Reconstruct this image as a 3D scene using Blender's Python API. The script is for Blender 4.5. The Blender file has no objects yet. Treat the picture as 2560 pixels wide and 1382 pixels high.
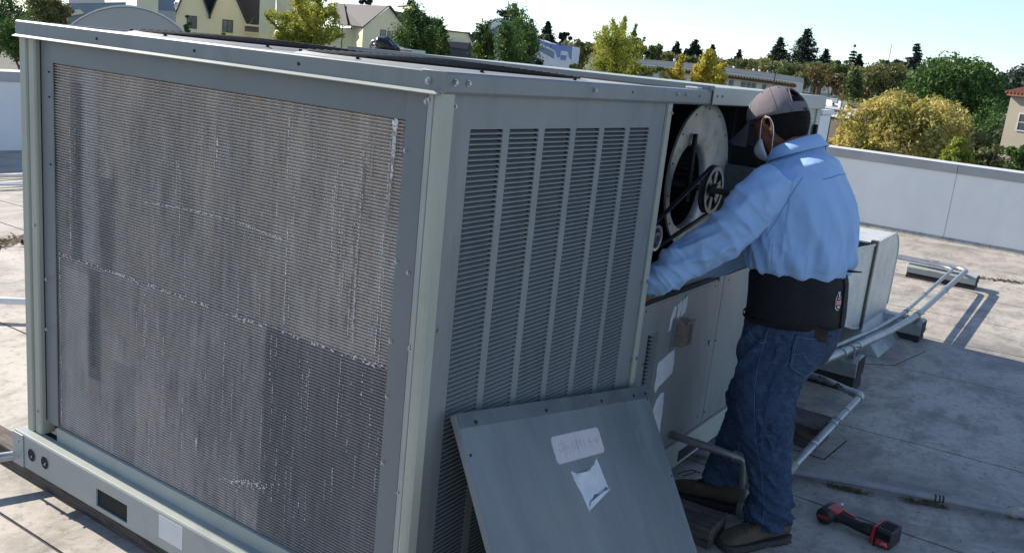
import bpy, bmesh, math, random
import numpy as np
from mathutils import Vector, Matrix, noise
random.seed(7); RNG = np.random.default_rng(11)
PI = math.pi
scene = bpy.context.scene
COL = scene.collection
# ------------------------------------------------------------------ camera
ROT = Matrix(((0.56008881, 0.13728988, -0.81697737), (-0.82222681, 0.21260597, -0.52796001), (0.1012107, 0.96744519, 0.23196164)))
EYE = Vector((-1.66661, -1.31823, 1.70))
FPX = 2290.0
cd = bpy.data.cameras.new('camera'); cam = bpy.data.objects.new('camera', cd); COL.objects.link(cam)
cam.matrix_world = Matrix.Translation(EYE) @ ROT.to_4x4()
cd.sensor_width = 36.0; cd.lens = 36.0 * FPX / 2560.0; cd.clip_start = 0.05; cd.clip_end = 6000
scene.camera = cam
# ------------------------------------------------------------------ light
SUN_EL = math.radians(32.0)
SUN_DIR = Vector((0.008, 1.0, 0)).normalized() * math.cos(SUN_EL) + Vector((0, 0, math.sin(SUN_EL)))   # towards the sun
w = bpy.data.worlds.new('World'); scene.world = w; w.use_nodes = True
nt = w.node_tree; bg = nt.nodes['Background']
sky = nt.nodes.new('ShaderNodeTexSky'); sky.sky_type = 'NISHITA'; sky.sun_disc = False
sky.sun_elevation = SUN_EL; sky.sun_rotation = math.atan2(SUN_DIR.x, SUN_DIR.y)
sky.altitude = 100; sky.air_density = 1.0; sky.dust_density = 0.0; sky.ozone_density = 4.0
hs = nt.nodes.new('ShaderNodeHueSaturation'); hs.inputs['Saturation'].default_value = .80; nt.links.new(sky.outputs[0], hs.inputs['Color'])
mx = nt.nodes.new('ShaderNodeMixRGB'); mx.blend_type = 'MULTIPLY'; mx.inputs[0].default_value = 1; mx.inputs[2].default_value = (.93, .99, 1.05, 1); nt.links.new(hs.outputs[0], mx.inputs[1])
nt.links.new(mx.outputs[0], bg.inputs[0]); bg.inputs[1].default_value = 0.092
sl = bpy.data.lights.new('sun', 'SUN'); sl.energy = 4.1; sl.angle = math.radians(0.55); sl.color = (1.0, 0.91, 0.78)
so = bpy.data.objects.new('sun', sl); COL.objects.link(so)
so.rotation_euler = SUN_DIR.to_track_quat('Z', 'Y').to_euler(); so.location = (0, 30, 20)
scene.view_settings.view_transform = 'Standard'; scene.view_settings.look = 'None'
scene.view_settings.exposure = 1.08; scene.view_settings.gamma = 1.0
scene.view_settings.use_curve_mapping = False

# ------------------------------------------------------------------ materials
def new_mat(name):
    m = bpy.data.materials.new(name); m.use_nodes = True
    t = m.node_tree; return m, t, t.nodes['Principled BSDF']
def N(t, kind, **kw):
    n = t.nodes.new('ShaderNode' + kind)
    for k, v in kw.items(): setattr(n, k, v)
    return n
def tex_noise(t, scale, detail=4, rough=0.6, stretch=None, dist=0.0):
    n = N(t, 'TexNoise'); n.inputs['Scale'].default_value = scale; n.inputs['Detail'].default_value = detail
    n.inputs['Roughness'].default_value = rough; n.inputs['Distortion'].default_value = dist
    g = N(t, 'NewGeometry')
    mp = N(t, 'Mapping'); t.links.new(g.outputs['Position'], mp.inputs[0])
    mp.inputs['Scale'].default_value = stretch or (1, 1, 1)
    t.links.new(mp.outputs[0], n.inputs['Vector'])
    return n.outputs[0]
def ramp(t, src, a, b, ca=(0, 0, 0, 1), cb=(1, 1, 1, 1)):
    if a > b: a, b, ca, cb = b, a, cb, ca
    r = N(t, 'ValToRGB'); e = r.color_ramp.elements
    e[0].position = a; e[0].color = ca; e[1].position = b; e[1].color = cb
    t.links.new(src, r.inputs[0]); return r.outputs[0]
def mix(t, fac, a, b, mode='MIX'):
    m = N(t, 'MixRGB', blend_type=mode)
    for i, v in ((0, fac), (1, a), (2, b)):
        if isinstance(v, (int, float)): m.inputs[i].default_value = v
        elif isinstance(v, tuple): m.inputs[i].default_value = v if len(v) == 4 else v + (1,)
        else: t.links.new(v, m.inputs[i])
    return m.outputs[0]
def math_(t, op, a, b=0.0, c=0.0):
    m = N(t, 'Math', operation=op)
    for i, v in ((0, a), (1, b), (2, c)):
        if isinstance(v, (int, float)): m.inputs[i].default_value = v
        else: t.links.new(v, m.inputs[i])
    return m.outputs[0]
def bump(t, b, src, strength=0.2, dist=0.01, prev=None):
    n = N(t, 'Bump'); n.inputs['Strength'].default_value = strength; n.inputs['Distance'].default_value = dist
    t.links.new(src, n.inputs['Height'])
    if prev is not None: t.links.new(prev, n.inputs['Normal'])
    t.links.new(n.outputs[0], b.inputs['Normal']); return n.outputs[0]
def surf(name, c1, c2=None, rough=0.6, metal=0.0, vs=6.0, bs=60.0, bst=0.15, bd=0.002, dirt=None, ds=3.0, stretch=None, spec=0.5, lo=.35, hi=.68, wob=0):
    m, t, b = new_mat(name)
    c2 = c2 or tuple(x * 0.8 for x in c1)
    col = mix(t, ramp(t, tex_noise(t, vs, 6, .65, stretch), lo, hi), c1, c2)
    if dirt:
        col = mix(t, ramp(t, tex_noise(t, ds, 8, .75, stretch), .52, .72), col, dirt)
    t.links.new(col, b.inputs['Base Color'])
    b.inputs['Roughness'].default_value = rough; b.inputs['Metallic'].default_value = metal
    b.inputs['Specular IOR Level'].default_value = spec
    pv = bump(t, b, tex_noise(t, bs, 4), bst, bd) if bst else None
    if wob:
        bump(t, b, tex_noise(t, 2.6, 3, .5, (1, 1, 1), .3), .55, wob, pv)
        rr = N(t, 'MapRange'); rr.inputs[3].default_value = rough - .10; rr.inputs[4].default_value = rough + .16; t.links.new(tex_noise(t, 9, 6, .7, stretch), rr.inputs[0]); t.links.new(rr.outputs[0], b.inputs['Roughness'])
    return m
M = {}
M['slate'] = surf('slate_paint', (.160, .180, .190), (.135, .155, .165), .42, 0, 2.5, 220, .05, .001, dirt=(.17, .185, .19), ds=5, wob=.010)
M['slate2'] = surf('slate_paint_worn', (.205, .222, .224), (.172, .188, .191), .45, 0, 3.5, 180, .05, .001, dirt=(.14, .153, .158), ds=6, stretch=(1, 1, .35), wob=.010)
M['panelpaint'] = surf('panel_paint_scuffed', (.120, .145, .158), (.185, .207, .212), .40, 0, 2.2, 160, .06, .001, dirt=(.095, .118, .132), ds=3, stretch=(2.6, 1, .8), wob=.012)
M['pale'] = surf('pale_green_paint', (.37, .385, .32), (.31, .33, .28), .45, 0, 4, 200, .05, .001, dirt=(.28, .30, .25), ds=7, stretch=(1, 1, .5))
M['pale2'] = surf('pale_green_grey_paint', (.36, .385, .355), (.30, .33, .31), .45, 0, 3, 200, .05, .001, dirt=(.27, .30, .29), ds=5)
M['deck'] = surf('top_deck_paint', (.36, .35, .33), (.30, .29, .28), .6, 0, 5, 100, .1, .002, dirt=(.22, .21, .2))
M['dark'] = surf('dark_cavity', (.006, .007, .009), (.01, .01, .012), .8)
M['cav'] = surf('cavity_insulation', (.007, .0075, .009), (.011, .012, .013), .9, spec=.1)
M['speck'] = surf('insulation_foil', (.10, .11, .11), (.05, .055, .06), .7, 0, 60, 80, .5, .004)
M['blackmetal'] = surf('black_wire', (.008, .008, .010), (.014, .014, .017), .7, spec=.15)
M['screw'] = surf('zinc_screw', (.5, .52, .53), (.3, .32, .33), .32, .9, 60)
M['galv'] = surf('galvanised_steel', (.42, .44, .44), (.30, .32, .33), .42, .75, 14, 120, .05, .001, dirt=(.24, .26, .27), ds=9)
M['galvduct'] = surf('galvanised_duct', (.62, .63, .60), (.50, .52, .51), .5, .35, 9, 60, .06, .003, dirt=(.40, .42, .42), ds=5)
M['duct_top_sky'] = surf('duct_top_sky_tint', (.25, .33, .40), (.2, .27, .34), .45, .4, 8)  # blue puts the sky's reflection into the top sheet's colour
M['ring'] = surf('blower_ring_steel', (.33, .335, .32), (.20, .205, .195), .42, .4, 7, 70, .15, .002, dirt=(.11, .10, .085), ds=7)
M['iron'] = surf('cast_iron', (.13, .135, .14), (.08, .085, .09), .38, .7, 30, 150, .2, .001)
M['rubber'] = surf('black_rubber', (.012, .012, .014), (.02, .02, .022), .6)
M['chrome'] = surf('bright_disc', (.6, .6, .6), (.4, .4, .4), .25, .8, 40)
M['rust'] = surf('rusty_box', (.20, .16, .13), (.12, .09, .075), .7, 0, 60, 200, .4, .002, dirt=(.25, .14, .08), ds=20)
M['paper'] = surf('torn_white_paper', (.66, .67, .70), (.52, .53, .57), .75, 0, 18, 60, .3, .004)
M['paperpink'] = surf('faded_pink_plaque', (.56, .50, .50), (.50, .47, .47), .5, 0, 9, 90, .05, .001)
M['ink'] = surf('faded_ink', (.47, .40, .40), (.52, .46, .46), .7)
M['sticker'] = surf('white_sticker', (.68, .70, .70), (.60, .62, .62), .5, 0, 9)
M['white'] = surf('white_paint', (.72, .73, .74), (.62, .63, .65), .55, 0, 3, 50, .08, .003, dirt=(.50, .51, .53), ds=2)
M['wallwhite'] = surf('parapet_white', (.76, .755, .74), (.68, .68, .665), .55, 0, 1.6, 40, .12, .004, dirt=(.66, .66, .65), ds=1.2, stretch=(1, 1, .6))
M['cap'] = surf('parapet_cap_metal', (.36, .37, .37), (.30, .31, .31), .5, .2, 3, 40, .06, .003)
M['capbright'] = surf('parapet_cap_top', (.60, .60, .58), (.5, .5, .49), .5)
M['tar'] = surf('black_tar', (.008, .008, .009), (.018, .017, .016), .75, 0, 30, 90, .5, .004)
M['pvcgrey'] = surf('painted_roof_pipe', (.30, .30, .31), (.22, .22, .23), .6, 0, 20, 90, .2, .002)
M['rag'] = surf('dirty_tape', (.42, .39, .34), (.28, .25, .21), .8, 0, 40, 60, .6, .006)
M['leaf_litter'] = surf('dry_leaf_litter', (.07, .045, .03), (.16, .10, .03), .9, 0, 90)
M['bag'] = surf('black_plastic', (.006, .006, .007), (.010, .010, .011), .25, 0, 8, 30, .3, .01, spec=.5)
def wood_mat():
    m, t, b = new_mat('weathered_timber')
    g = tex_noise(t, 7, 8, .75, (1, 1, 9), .4)
    g2 = tex_noise(t, 60, 4, .7, (1, .12, 1))
    c = mix(t, ramp(t, g, .3, .75), (.055, .042, .036), (.15, .12, .10))
    c = mix(t, ramp(t, g2, .45, .62), c, (.035, .028, .025))
    t.links.new(c, b.inputs['Base Color']); b.inputs['Roughness'].default_value = .85
    bump(t, b, g2, .5, .004); return m
M['wood'] = wood_mat()
def roof_mat():
    m, t, b = new_mat('roof_membrane')
    n1 = tex_noise(t, .55, 8, .7, (1, 1, 1), .5)
    n2 = tex_noise(t, 3.2, 9, .75, (.8, 1.6, 1), .4)
    n3 = tex_noise(t, 22, 6, .75)
    n4 = tex_noise(t, 140, 3, .7)
    c = mix(t, ramp(t, n1, .35, .66), (.49, .445, .385), (.36, .33, .29))
    c = mix(t, math_(t, 'MULTIPLY', ramp(t, n2, .46, .62), .75), c, (.20, .18, .16))
    c = mix(t, math_(t, 'MULTIPLY', ramp(t, n3, .52, .64), .5), c, (.13, .12, .115))
    c = mix(t, ramp(t, n4, .28, .42, (1, 1, 1, 1), (0, 0, 0, 1)), c, mix(t, .3, c, (.1, .1, .1)))
    n5 = tex_noise(t, 1.15, 7, .72, (1, .6, 1), .8)
    c = mix(t, math_(t, 'MULTIPLY', ramp(t, n5, .52, .66), .62), c, (.135, .13, .125))
    t.links.new(c, b.inputs['Base Color']); b.inputs['Roughness'].default_value = .72
    p = bump(t, b, n2, .35, .012); bump(t, b, n4, .25, .002, p); return m
M['roof'] = roof_mat()
def coil_mat(name, dark=1.0, seed=0.0):
    m, t, b = new_mat(name)
    g = N(t, 'NewGeometry'); s = N(t, 'SeparateXYZ'); t.links.new(g.outputs['Position'], s.inputs[0])
    Y, Z = s.outputs[1], s.outputs[2]
    st1 = tex_noise(t, 26, 5, .8, (0, 1, .045)); st2 = tex_noise(t, 110, 3, .8, (0, 1, .05)); st3 = tex_noise(t, 9, 5, .7, (0, 1, .16))
    big = tex_noise(t, 2.2, 4, .6, (0, 1, .6))
    c = mix(t, ramp(t, st3, .3, .72), (.52 * dark, .44 * dark, .365 * dark), (.68 * dark, .585 * dark, .50 * dark))
    c = mix(t, ramp(t, big, .35, .68), c, mix(t, .45, c, (.18, .165, .16)))
    c = mix(t, math_(t, 'MULTIPLY', ramp(t, st1, .54, .66), .22), c, (.72, .71, .71))
    c = mix(t, math_(t, 'MULTIPLY', ramp(t, st2, .56, .64), .6), c, (.68, .67, .67))
    c = mix(t, math_(t, 'MULTIPLY', ramp(t, st2, .47, .38, (0,0,0,1),(1,1,1,1)), .5), c, (.11, .10, .10))
    def box(y0, y1, z0, z1):
        a = math_(t, 'MULTIPLY', math_(t, 'GREATER_THAN', Y, y0), math_(t, 'LESS_THAN', Y, y1))
        d = math_(t, 'MULTIPLY', math_(t, 'GREATER_THAN', Z, z0), math_(t, 'LESS_THAN', Z, z1))
        return math_(t, 'MULTIPLY', a, d)
    # combed, washed or bent fins; the pale lower-left patch paints in roof bounce
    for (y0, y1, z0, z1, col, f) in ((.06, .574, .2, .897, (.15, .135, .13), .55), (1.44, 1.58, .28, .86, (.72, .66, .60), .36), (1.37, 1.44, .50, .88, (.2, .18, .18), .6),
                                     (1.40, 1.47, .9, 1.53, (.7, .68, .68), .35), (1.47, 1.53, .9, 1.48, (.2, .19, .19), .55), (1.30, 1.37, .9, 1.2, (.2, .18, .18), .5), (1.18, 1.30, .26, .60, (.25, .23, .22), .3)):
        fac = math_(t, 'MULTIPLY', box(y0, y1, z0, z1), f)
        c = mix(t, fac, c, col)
    st4 = tex_noise(t, 300, 2, .8, (0, 1, .09)); c = mix(t, math_(t, 'MULTIPLY', ramp(t, st4, .44, .34), .35), c, (.16, .14, .13))
    sp = tex_noise(t, 420, 2, .8)
    c = mix(t, math_(t, 'MULTIPLY', ramp(t, sp, .5, .75), .35), c, (.5, .49, .5))
    t.links.new(c, b.inputs['Base Color']); b.inputs['Roughness'].default_value = .6
    bump(t, b, st2, .12, .002); return m
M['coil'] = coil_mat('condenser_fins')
M['coildark'] = surf('matted_fins', (.10, .09, .085), (.15, .135, .13), .8, 0, 30)
M['flash'] = surf('fin_glint_scratch_paint', (.80, .79, .78), (.5, .49, .48), .4, 0, 60)  # pale non-metal colour standing for highlights on bent fins; scratches share it
M['foil'] = surf('bent_bright_fins', (.80, .79, .80), (.5, .49, .5), .3, .5, 60, 60, .6, .006)
M['coilseam'] = surf('coil_seam_edge', (.44, .42, .41), (.22, .21, .20), .6, .1, 40)

# ------------------------------------------------------------------ objects
ROOTS = {}
def tag(o, label=None, cat=None, group=None, kind=None):
    if label: o['label'] = label
    if cat: o['category'] = cat
    if group: o['group'] = group
    if kind: o['kind'] = kind
    return o
def thing(name, loc, label, cat, group=None):
    o = bpy.data.objects.new(name, None); COL.objects.link(o); o.location = loc
    o.empty_display_size = .1
    return tag(o, label, cat, group)
def origin(p):
    v = Vector((0, 0, 0))
    while p is not None: v += Vector(p.location); p = p.parent
    return v
class MB:
    def __init__(s): s.v = []; s.f = []
    def add(s, vs, fs):
        n = len(s.v); s.v += [tuple(v) for v in vs]; s.f += [tuple(i + n for i in f) for f in fs]; return s
    def box(s, x0, x1, y0, y1, z0, z1):
        return s.add([(x0, y0, z0), (x1, y0, z0), (x1, y1, z0), (x0, y1, z0), (x0, y0, z1), (x1, y0, z1), (x1, y1, z1), (x0, y1, z1)],
                     [(0, 3, 2, 1), (4, 5, 6, 7), (0, 1, 5, 4), (1, 2, 6, 5), (2, 3, 7, 6), (3, 0, 4, 7)])
    def hexa(s, p):   # eight corners, bottom ring then top ring
        return s.add(p, [(0, 3, 2, 1), (4, 5, 6, 7), (0, 1, 5, 4), (1, 2, 6, 5), (2, 3, 7, 6), (3, 0, 4, 7)])
    def prism(s, pts, off):   # polygon pts swept by off
        n = len(pts); off = Vector(off); P = [Vector(p) for p in pts]
        return s.add(P + [p + off for p in P], [tuple(range(n))[::-1], tuple(range(n, 2 * n))] + [(i, (i + 1) % n, (i + 1) % n + n, i + n) for i in range(n)])
    def loft(s, rings, cap=True, closed=True):
        n = len(rings[0]); vs = [v for r in rings for v in r]; fs = []
        for i in range(len(rings) - 1):
            for j in range(n if closed else n - 1):
                k = (j + 1) % n; fs.append((i * n + j, i * n + k, (i + 1) * n + k, (i + 1) * n + j))
        if cap: fs += [tuple(range(n))[::-1], tuple(range((len(rings) - 1) * n, len(rings) * n))]
        return s.add(vs, fs)
    def tube(s, pts, r, n=10, cap=True):
        pts = [Vector(p) for p in pts]; rs = r if isinstance(r, (list, tuple)) else [r] * len(pts); rings = []; a = None
        for i, p in enumerate(pts):
            d = (pts[min(i + 1, len(pts) - 1)] - pts[max(i - 1, 0)]).normalized()
            if a is None: a = d.orthogonal().normalized()
            else: a = (a - d * a.dot(d)).normalized()
            b = d.cross(a)
            rings.append([p + (a * math.cos(t) + b * math.sin(t)) * rs[i] for t in [2 * PI * k / n for k in range(n)]])
        return s.loft(rings, cap)
    def cyl(s, p0, p1, r, n=16): return s.tube([p0, p1], r, n)
    def grid(s, P):   # P[i][j] points
        m = len(P[0]); return s.add([v for r in P for v in r], [(i * m + j, i * m + j + 1, (i + 1) * m + j + 1, (i + 1) * m + j) for i in range(len(P) - 1) for j in range(m - 1)])
    def mesh(s, name, o=Vector((0, 0, 0))):
        me = bpy.data.meshes.new(name); me.from_pydata([(v[0] - o[0], v[1] - o[1], v[2] - o[2]) for v in s.v], [], s.f); me.update(); return me
    def build(s, name, mat, parent=None, smooth=False, bevel=0.0, segs=2, kind=None, label=None, cat=None, group=None, recalc=True):
        o_ = origin(parent); me = s.mesh(name, o_)
        if recalc:
            bm = bmesh.new(); bm.from_mesh(me); bmesh.ops.recalc_face_normals(bm, faces=bm.faces); bm.to_mesh(me); bm.free()
        ob = bpy.data.objects.new(name, me); COL.objects.link(ob)
        if parent is not None: ob.parent = parent
        me.materials.append(M[mat] if isinstance(mat, str) else mat)
        if smooth:
            me.shade_smooth()
            if smooth == 'auto': me.set_sharp_from_angle(angle=math.radians(38))
        if bevel:
            b = ob.modifiers.new('b', 'BEVEL'); b.width = bevel; b.segments = segs; b.limit_method = 'ANGLE'; b.angle_limit = math.radians(40)
        return tag(ob, label, cat, group, kind)
def link_copy(src, parent, loc):
    o = src.copy(); COL.objects.link(o); o.parent = parent; o.location = loc; return o
def bend(pts, r, n=6):   # round the corners of a polyline
    pts = [Vector(p) for p in pts]; out = [pts[0]]
    for i in range(1, len(pts) - 1):
        a, b, c = pts[i - 1], pts[i], pts[i + 1]
        da = (a - b).normalized(); dc = (c - b).normalized(); k = min(r, (a - b).length * .45, (c - b).length * .45)
        p0, p2 = b + da * k, b + dc * k
        for j in range(n + 1):
            t = j / n; out.append(p0 * (1 - t) ** 2 + b * 2 * t * (1 - t) + p2 * t * t)
    out.append(pts[-1]); return out
def fr_screw():
    b = MB(); n = 6
    b.tube([(0, 0, 0), (0, 0, .0022)], .0065, 12); b.tube([(0, 0, .002), (0, 0, .0062)], [.0048, .0042], n)
    return b.mesh('screw')
SCREW = fr_screw(); SCREW.materials.append(M['screw'])
def screws(parent, pts, nrm, scale=1.0):
    o0 = origin(parent); q = Vector(nrm).to_track_quat('Z', 'Y')
    for i, p in enumerate(pts):
        o = bpy.data.objects.new('screw', SCREW); COL.objects.link(o); o.parent = parent
        o.location = Vector(p) - o0; o.rotation_mode = 'QUATERNION'; o.rotation_quaternion = q; o.scale = (scale,) * 3
def holes(parent, pts, nrm, r=.003):
    for p in pts:
        n = Vector(nrm).normalized(); MB().cyl(Vector(p) - n * .004, Vector(p) + n * .0006, r, 8).build('screw_hole', 'dark', parent)
# ================================================================== roof
ZG = -8.0
roof = MB().box(-14, 11.0, -14, 9.8, -.5, -.006).build('roof', 'tar', kind='structure')
edges = [(-6.4, .0), (-5.3, .01), (-4.3, .0), (-3.25, .0), (-2.2, .01), (-1.2, .0), (-.16, .02), (.88, .01), (2.10, .0), (3.12, .09), (4.49, .13), (5.5, .12), (6.42, .14), (7.42, .12), (8.42, .13), (9.45, .12), (10.99, .0)]
for i in range(len(edges) - 1):
    (xa, ka), (xb, kb) = edges[i], edges[i + 1]
    cuts = [-13.9, random.uniform(-6.5, -4), random.uniform(2.5, 6.0), 9.75] if i != 8 else [-13.9, -5.2, .62, 9.75]
    for j in range(3):
        y0, y1 = cuts[j] + .005, cuts[j + 1] - .005
        n = 26; L = []; R_ = []
        for k in range(n + 1):
            y = y0 + (y1 - y0) * k / n
            wob = lambda s: noise.noise(Vector((s * 3.7, y * 1.3, 0))) * .012
            L.append((xa - ka * y * .95 + .006 + wob(i), y)); R_.append((xb - kb * y * .95 - .006 + wob(i + 1), y))
        b = MB()
        z = .0
        b.loft([[(l[0], l[1], z - .005), (l[0], l[1], z), (r[0], r[1], z), (r[0], r[1], z - .005)] for l, r in zip(L, R_)])
        b.build('membrane_sheet', 'roof', roof)
# patch flashing sheets
def patch(pts, nm='membrane_patch'):
    MB().prism([(x, y, .001) for x, y in pts], (0, 0, .004)).build(nm, 'roof', roof)
    c = sum((Vector((x, y, 0)) for x, y in pts), Vector()) / len(pts)
    MB().prism([((x - c.x) * 1.02 + c.x, (y - c.y) * 1.02 + c.y, .0005) for x, y in pts], (0, 0, .0015)).build('patch_edge', 'tar', roof)
patch([(2.60, -.42), (2.93, -.44), (2.95, .3), (2.60, .3)])
patch([(4.3, -.05), (4.55, -.33), (5.1, -.42), (5.35, -.1), (5.2, .2), (4.5, .2)])
# street level ground
g = MB().box(-900, 1600, -900, 1600, ZG - 1, ZG).build('ground', surf('town_ground', (.07, .075, .05), (.10, .095, .075), .9, 0, .05, 2, .2, .1), kind='structure')
# building below the roof
MB().box(-14, 11.6, -14, 10.2, ZG + .01, -.5).build('building_base', 'white', kind='structure')

# parapets
def parapet(name, x0, x1, y0, y1, top, axis, label, joints):
    t = thing(name, ((x0 + x1) / 2, (y0 + y1) / 2, 0), label, 'parapet wall')
    MB().box(x0, x1, y0, y1, -.3, top - .09).build('core', 'wallwhite', t)
    prev = None
    for j in joints:   # sheet panels on the roof side
        if prev is not None:
            if axis == 'y': MB().box(x0 - .012, x0 - .002, prev + .004, j - .004, .004, top - .10).build('wall_panel', 'wallwhite', t)
            else: MB().box(prev + .004, j - .004, y0 - .012, y0 - .002, .004, top - .10).build('wall_panel', 'wallwhite', t)
        prev = j
    prev = None
    for j in joints[::2]:
        if prev is not None:
            o = .035
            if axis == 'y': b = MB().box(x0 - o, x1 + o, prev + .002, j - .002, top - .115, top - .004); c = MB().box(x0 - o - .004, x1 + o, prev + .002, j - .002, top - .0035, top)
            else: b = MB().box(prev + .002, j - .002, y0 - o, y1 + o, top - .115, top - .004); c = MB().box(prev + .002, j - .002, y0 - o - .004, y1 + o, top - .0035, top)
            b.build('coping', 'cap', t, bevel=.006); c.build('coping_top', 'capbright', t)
        prev = j
    return t
parapet('parapet', 10.95, 11.35, -9, 9.6, .965, 'y', 'white right-hand parapet wall with grey metal coping behind the workman', [-9.0, -6.6, -4.2, -1.9, .42, 2.86, 5.2, 7.4, 9.55])
pl_ = parapet('parapet', -13, 10.9, 9.76, 10.1, .93, 'x', 'shaded bluish-white parapet wall seen left of the rooftop unit', [-13.0, -10.0, -7.2, -4.6, -2.0, .6, 3.1, 6.6, 10.9])
# cant strip flashing at right wall
MB().prism([(10.89, -9, .004), (10.936, -9, .05), (10.936, -9, .004)], (0, 18.5, 0)).build('cant_strip', 'roof', kind='structure')

# ================================================================== rooftop unit
U = thing('rooftop_unit', (.75, .9, .087), 'long slate-grey rooftop air conditioning unit with dirty finned coil side and open blower bay', 'air conditioner')
W = 1.775; ZT = 1.651
# inner shell (dark) of section one
MB().box(.10, 1.20, .03, W - .05, .20, 1.60).build('inner_shell', 'dark', U)
# --- coil side -------------------------------------------------
def coil(name, y0, y1, z0, z1):
    p = MB(); pitch = .0087; n = int((z1 - z0) / pitch); prof = []
    ys = np.linspace(y0, y1, 70)
    for i in range(n + 1):
        z = z0 + (z1 - z0) * i / n
        prof += [(.0265, z), (.0238, z + pitch * .20), (.0238, z + pitch * .38), (.0335, z + pitch * .56), (.0345, z + pitch * .85)]
    rows = []
    for x, z in prof:
        if z > z1: continue
        rows.append([(x + .0025 * noise.noise(Vector((y * 6, z * 5, 3))) + .0008 * noise.noise(Vector((y * 60, z * 2, 7))), y, z) for y in ys])
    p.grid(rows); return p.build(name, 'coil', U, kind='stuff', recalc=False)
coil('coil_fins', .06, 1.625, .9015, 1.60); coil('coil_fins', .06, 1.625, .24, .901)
# seam between the two coils, ragged fin edge
b = MB()
for i in range(150):
    y = .09 + i * .0102; z = .899 + random.uniform(-.004, .004) + .008 * math.sin(y * 2.5)
    b.box(.0235 + random.uniform(-.001, .002), .030, y, y + .0085 * random.random(), z - random.uniform(.001, .003), z + random.uniform(.0, .002))
b.build('coil_seam', 'coilseam', U, kind='stuff')
# bright bent fin strips
def foil(y, w, z0, z1, amp=.004):
    rows = []; n = 34
    for i in range(n + 1):
        z = z1 + (z0 - z1) * i / n; ww = w * (.25 + .75 * (1 - i / n)) * (1 + .3 * random.uniform(-1, 1))
        rows.append([(.0245 - random.uniform(0, amp), y + ww * .5, z), (.020 - random.uniform(0, amp * 1.6), y + random.uniform(-.1, .1) * ww, z), (.0245 - random.uniform(0, amp), y - ww * .5, z)])
    MB().grid(rows).build('bent_fins', 'foil', U, recalc=False)
foil(.150, .015, 1.36, 1.528); foil(.153, .006, 1.27, 1.37, .002); foil(.118, .005, 1.44, 1.52, .003)
foil(.86, .006, .43, .47, .002)
# bent fins, their highlights painted in as pale dashes on the tube crests
def streaks(lst, name='painted_fin_glints', mat='flash'):
    b = MB()
    for y, z0, z1, w_, dens in lst:
        n = int((z1 - z0) / .0087); y_ = y
        for i in range(n):
            y_ += random.gauss(0, .0004)
            if random.random() > dens: continue
            z = z0 + i * .0087; h = random.uniform(.003, .0068); ww = w_ * random.uniform(.5, 1.3); x = .0232 - random.random() * .0012
            b.add([(x, y_ - ww / 2, z), (x, y_ + ww / 2, z), (x - .0008, y_ + ww / 2 + random.gauss(0, .0003), z + h), (x - .0008, y_ - ww / 2, z + h)], [(0, 1, 2, 3)])
    return b.build(name, mat, U, kind='stuff', recalc=False)
S_ = [(.165, .93, 1.25, .0035, .9), (.150, .9, 1.2, .002, .8), (.50, .90, 1.20, .0038, .9), (.485, .93, 1.3, .0018, .6), (.512, 1.30, 1.50, .0030, .8), (.80, 1.33, 1.40, .006, .95), (.81, 1.30, 1.42, .002, .8), (.245, 1.05, 1.45, .0026, .75), (.262, .95, 1.2, .0018, .6), (.30, 1.0, 1.3, .002, .6), (1.53, .93, 1.52, .0032, .75), (1.50, .95, 1.45, .0018, .6), (1.435, 1.2, 1.52, .0028, .6), (1.600, .28, 1.2, .0034, .85), (1.595, .88, 1.35, .0018, .7), (.69, .91, 1.02, .003, .8), (.93, .91, 1.05, .0025, .8), (.60, .91, 1.0, .0022, .8)]
for _ in range(90):
    y = random.choice([random.uniform(.12, 1.58), random.gauss(.45, .12), random.gauss(1.05, .1), random.gauss(.25, .08)]); y = min(max(y, .115), 1.60); lo = random.choice([True, True, False]); z0 = random.uniform(.28, .78) if lo else random.uniform(.92, 1.35); S_.append((y, z0, z0 + random.uniform(.03, .32) * (1 if z0 + .3 < 1.5 else .4), random.uniform(.0010, .0024), random.uniform(.35, .85)))
S_ = [(y, z0, min(z1, .890 if z0 < .89 else 1.525), w_, d) for y, z0, z1, w_, d in S_ if z1 > z0]
streaks(S_)
D_ = [(min(max(random.choice([random.gauss(1.49, .03), random.gauss(.24, .03), random.uniform(.12, 1.6)]), .115), 1.6), random.uniform(.92, 1.3), 0, random.uniform(.001, .003), .8) for _ in range(60)] + [(random.gauss(1.41, .012), .55, 0, .003, .9) for _ in range(10)]
streaks([(y, z0, min(z0 + random.uniform(.1, .35), 1.52 if z0 > .9 else .87), w_, d) for y, z0, _, w_, d in D_], 'dark_fins', 'coildark')
b = MB()
for i in range(150):
    t = i / 149; y = 1.131 - t * .634; z = 1.156 + .012 * math.sin(t * PI) - .03 * max(0, t - .62) ** 1.0 + .012 * t; z += random.gauss(0, .0015)
    if random.random() < .65: b.add([(.0228, y - .0020, z - .0014), (.0228, y + .0020, z - .0014), (.0222, y + .002, z + .0014), (.0222, y - .002, z + .0014)], [(0, 1, 2, 3)])
for i in range(60):
    y = random.gauss(.62, .05) if i < 70 else random.gauss(.86, .02); z = .405 - (y - .62) * .25 + random.gauss(0, .006); b.add([(.0228, y - .002, z - .002), (.0228, y + .002, z - .002), (.0222, y + .002, z + .002), (.0222, y - .002, z + .002)], [(0, 1, 2, 3)])
for i in range(110):
    y = random.uniform(.11, 1.6); z = .900 + random.gauss(0, .0028); b.add([(.0222, y - .003, z - .002), (.0222, y + .003, z - .002), (.0214, y + .003, z + .0022), (.0214, y - .003, z + .0018)], [(0, 1, 2, 3)])
b.build('scratch_marks', 'flash', U, kind='stuff', recalc=False)
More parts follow.
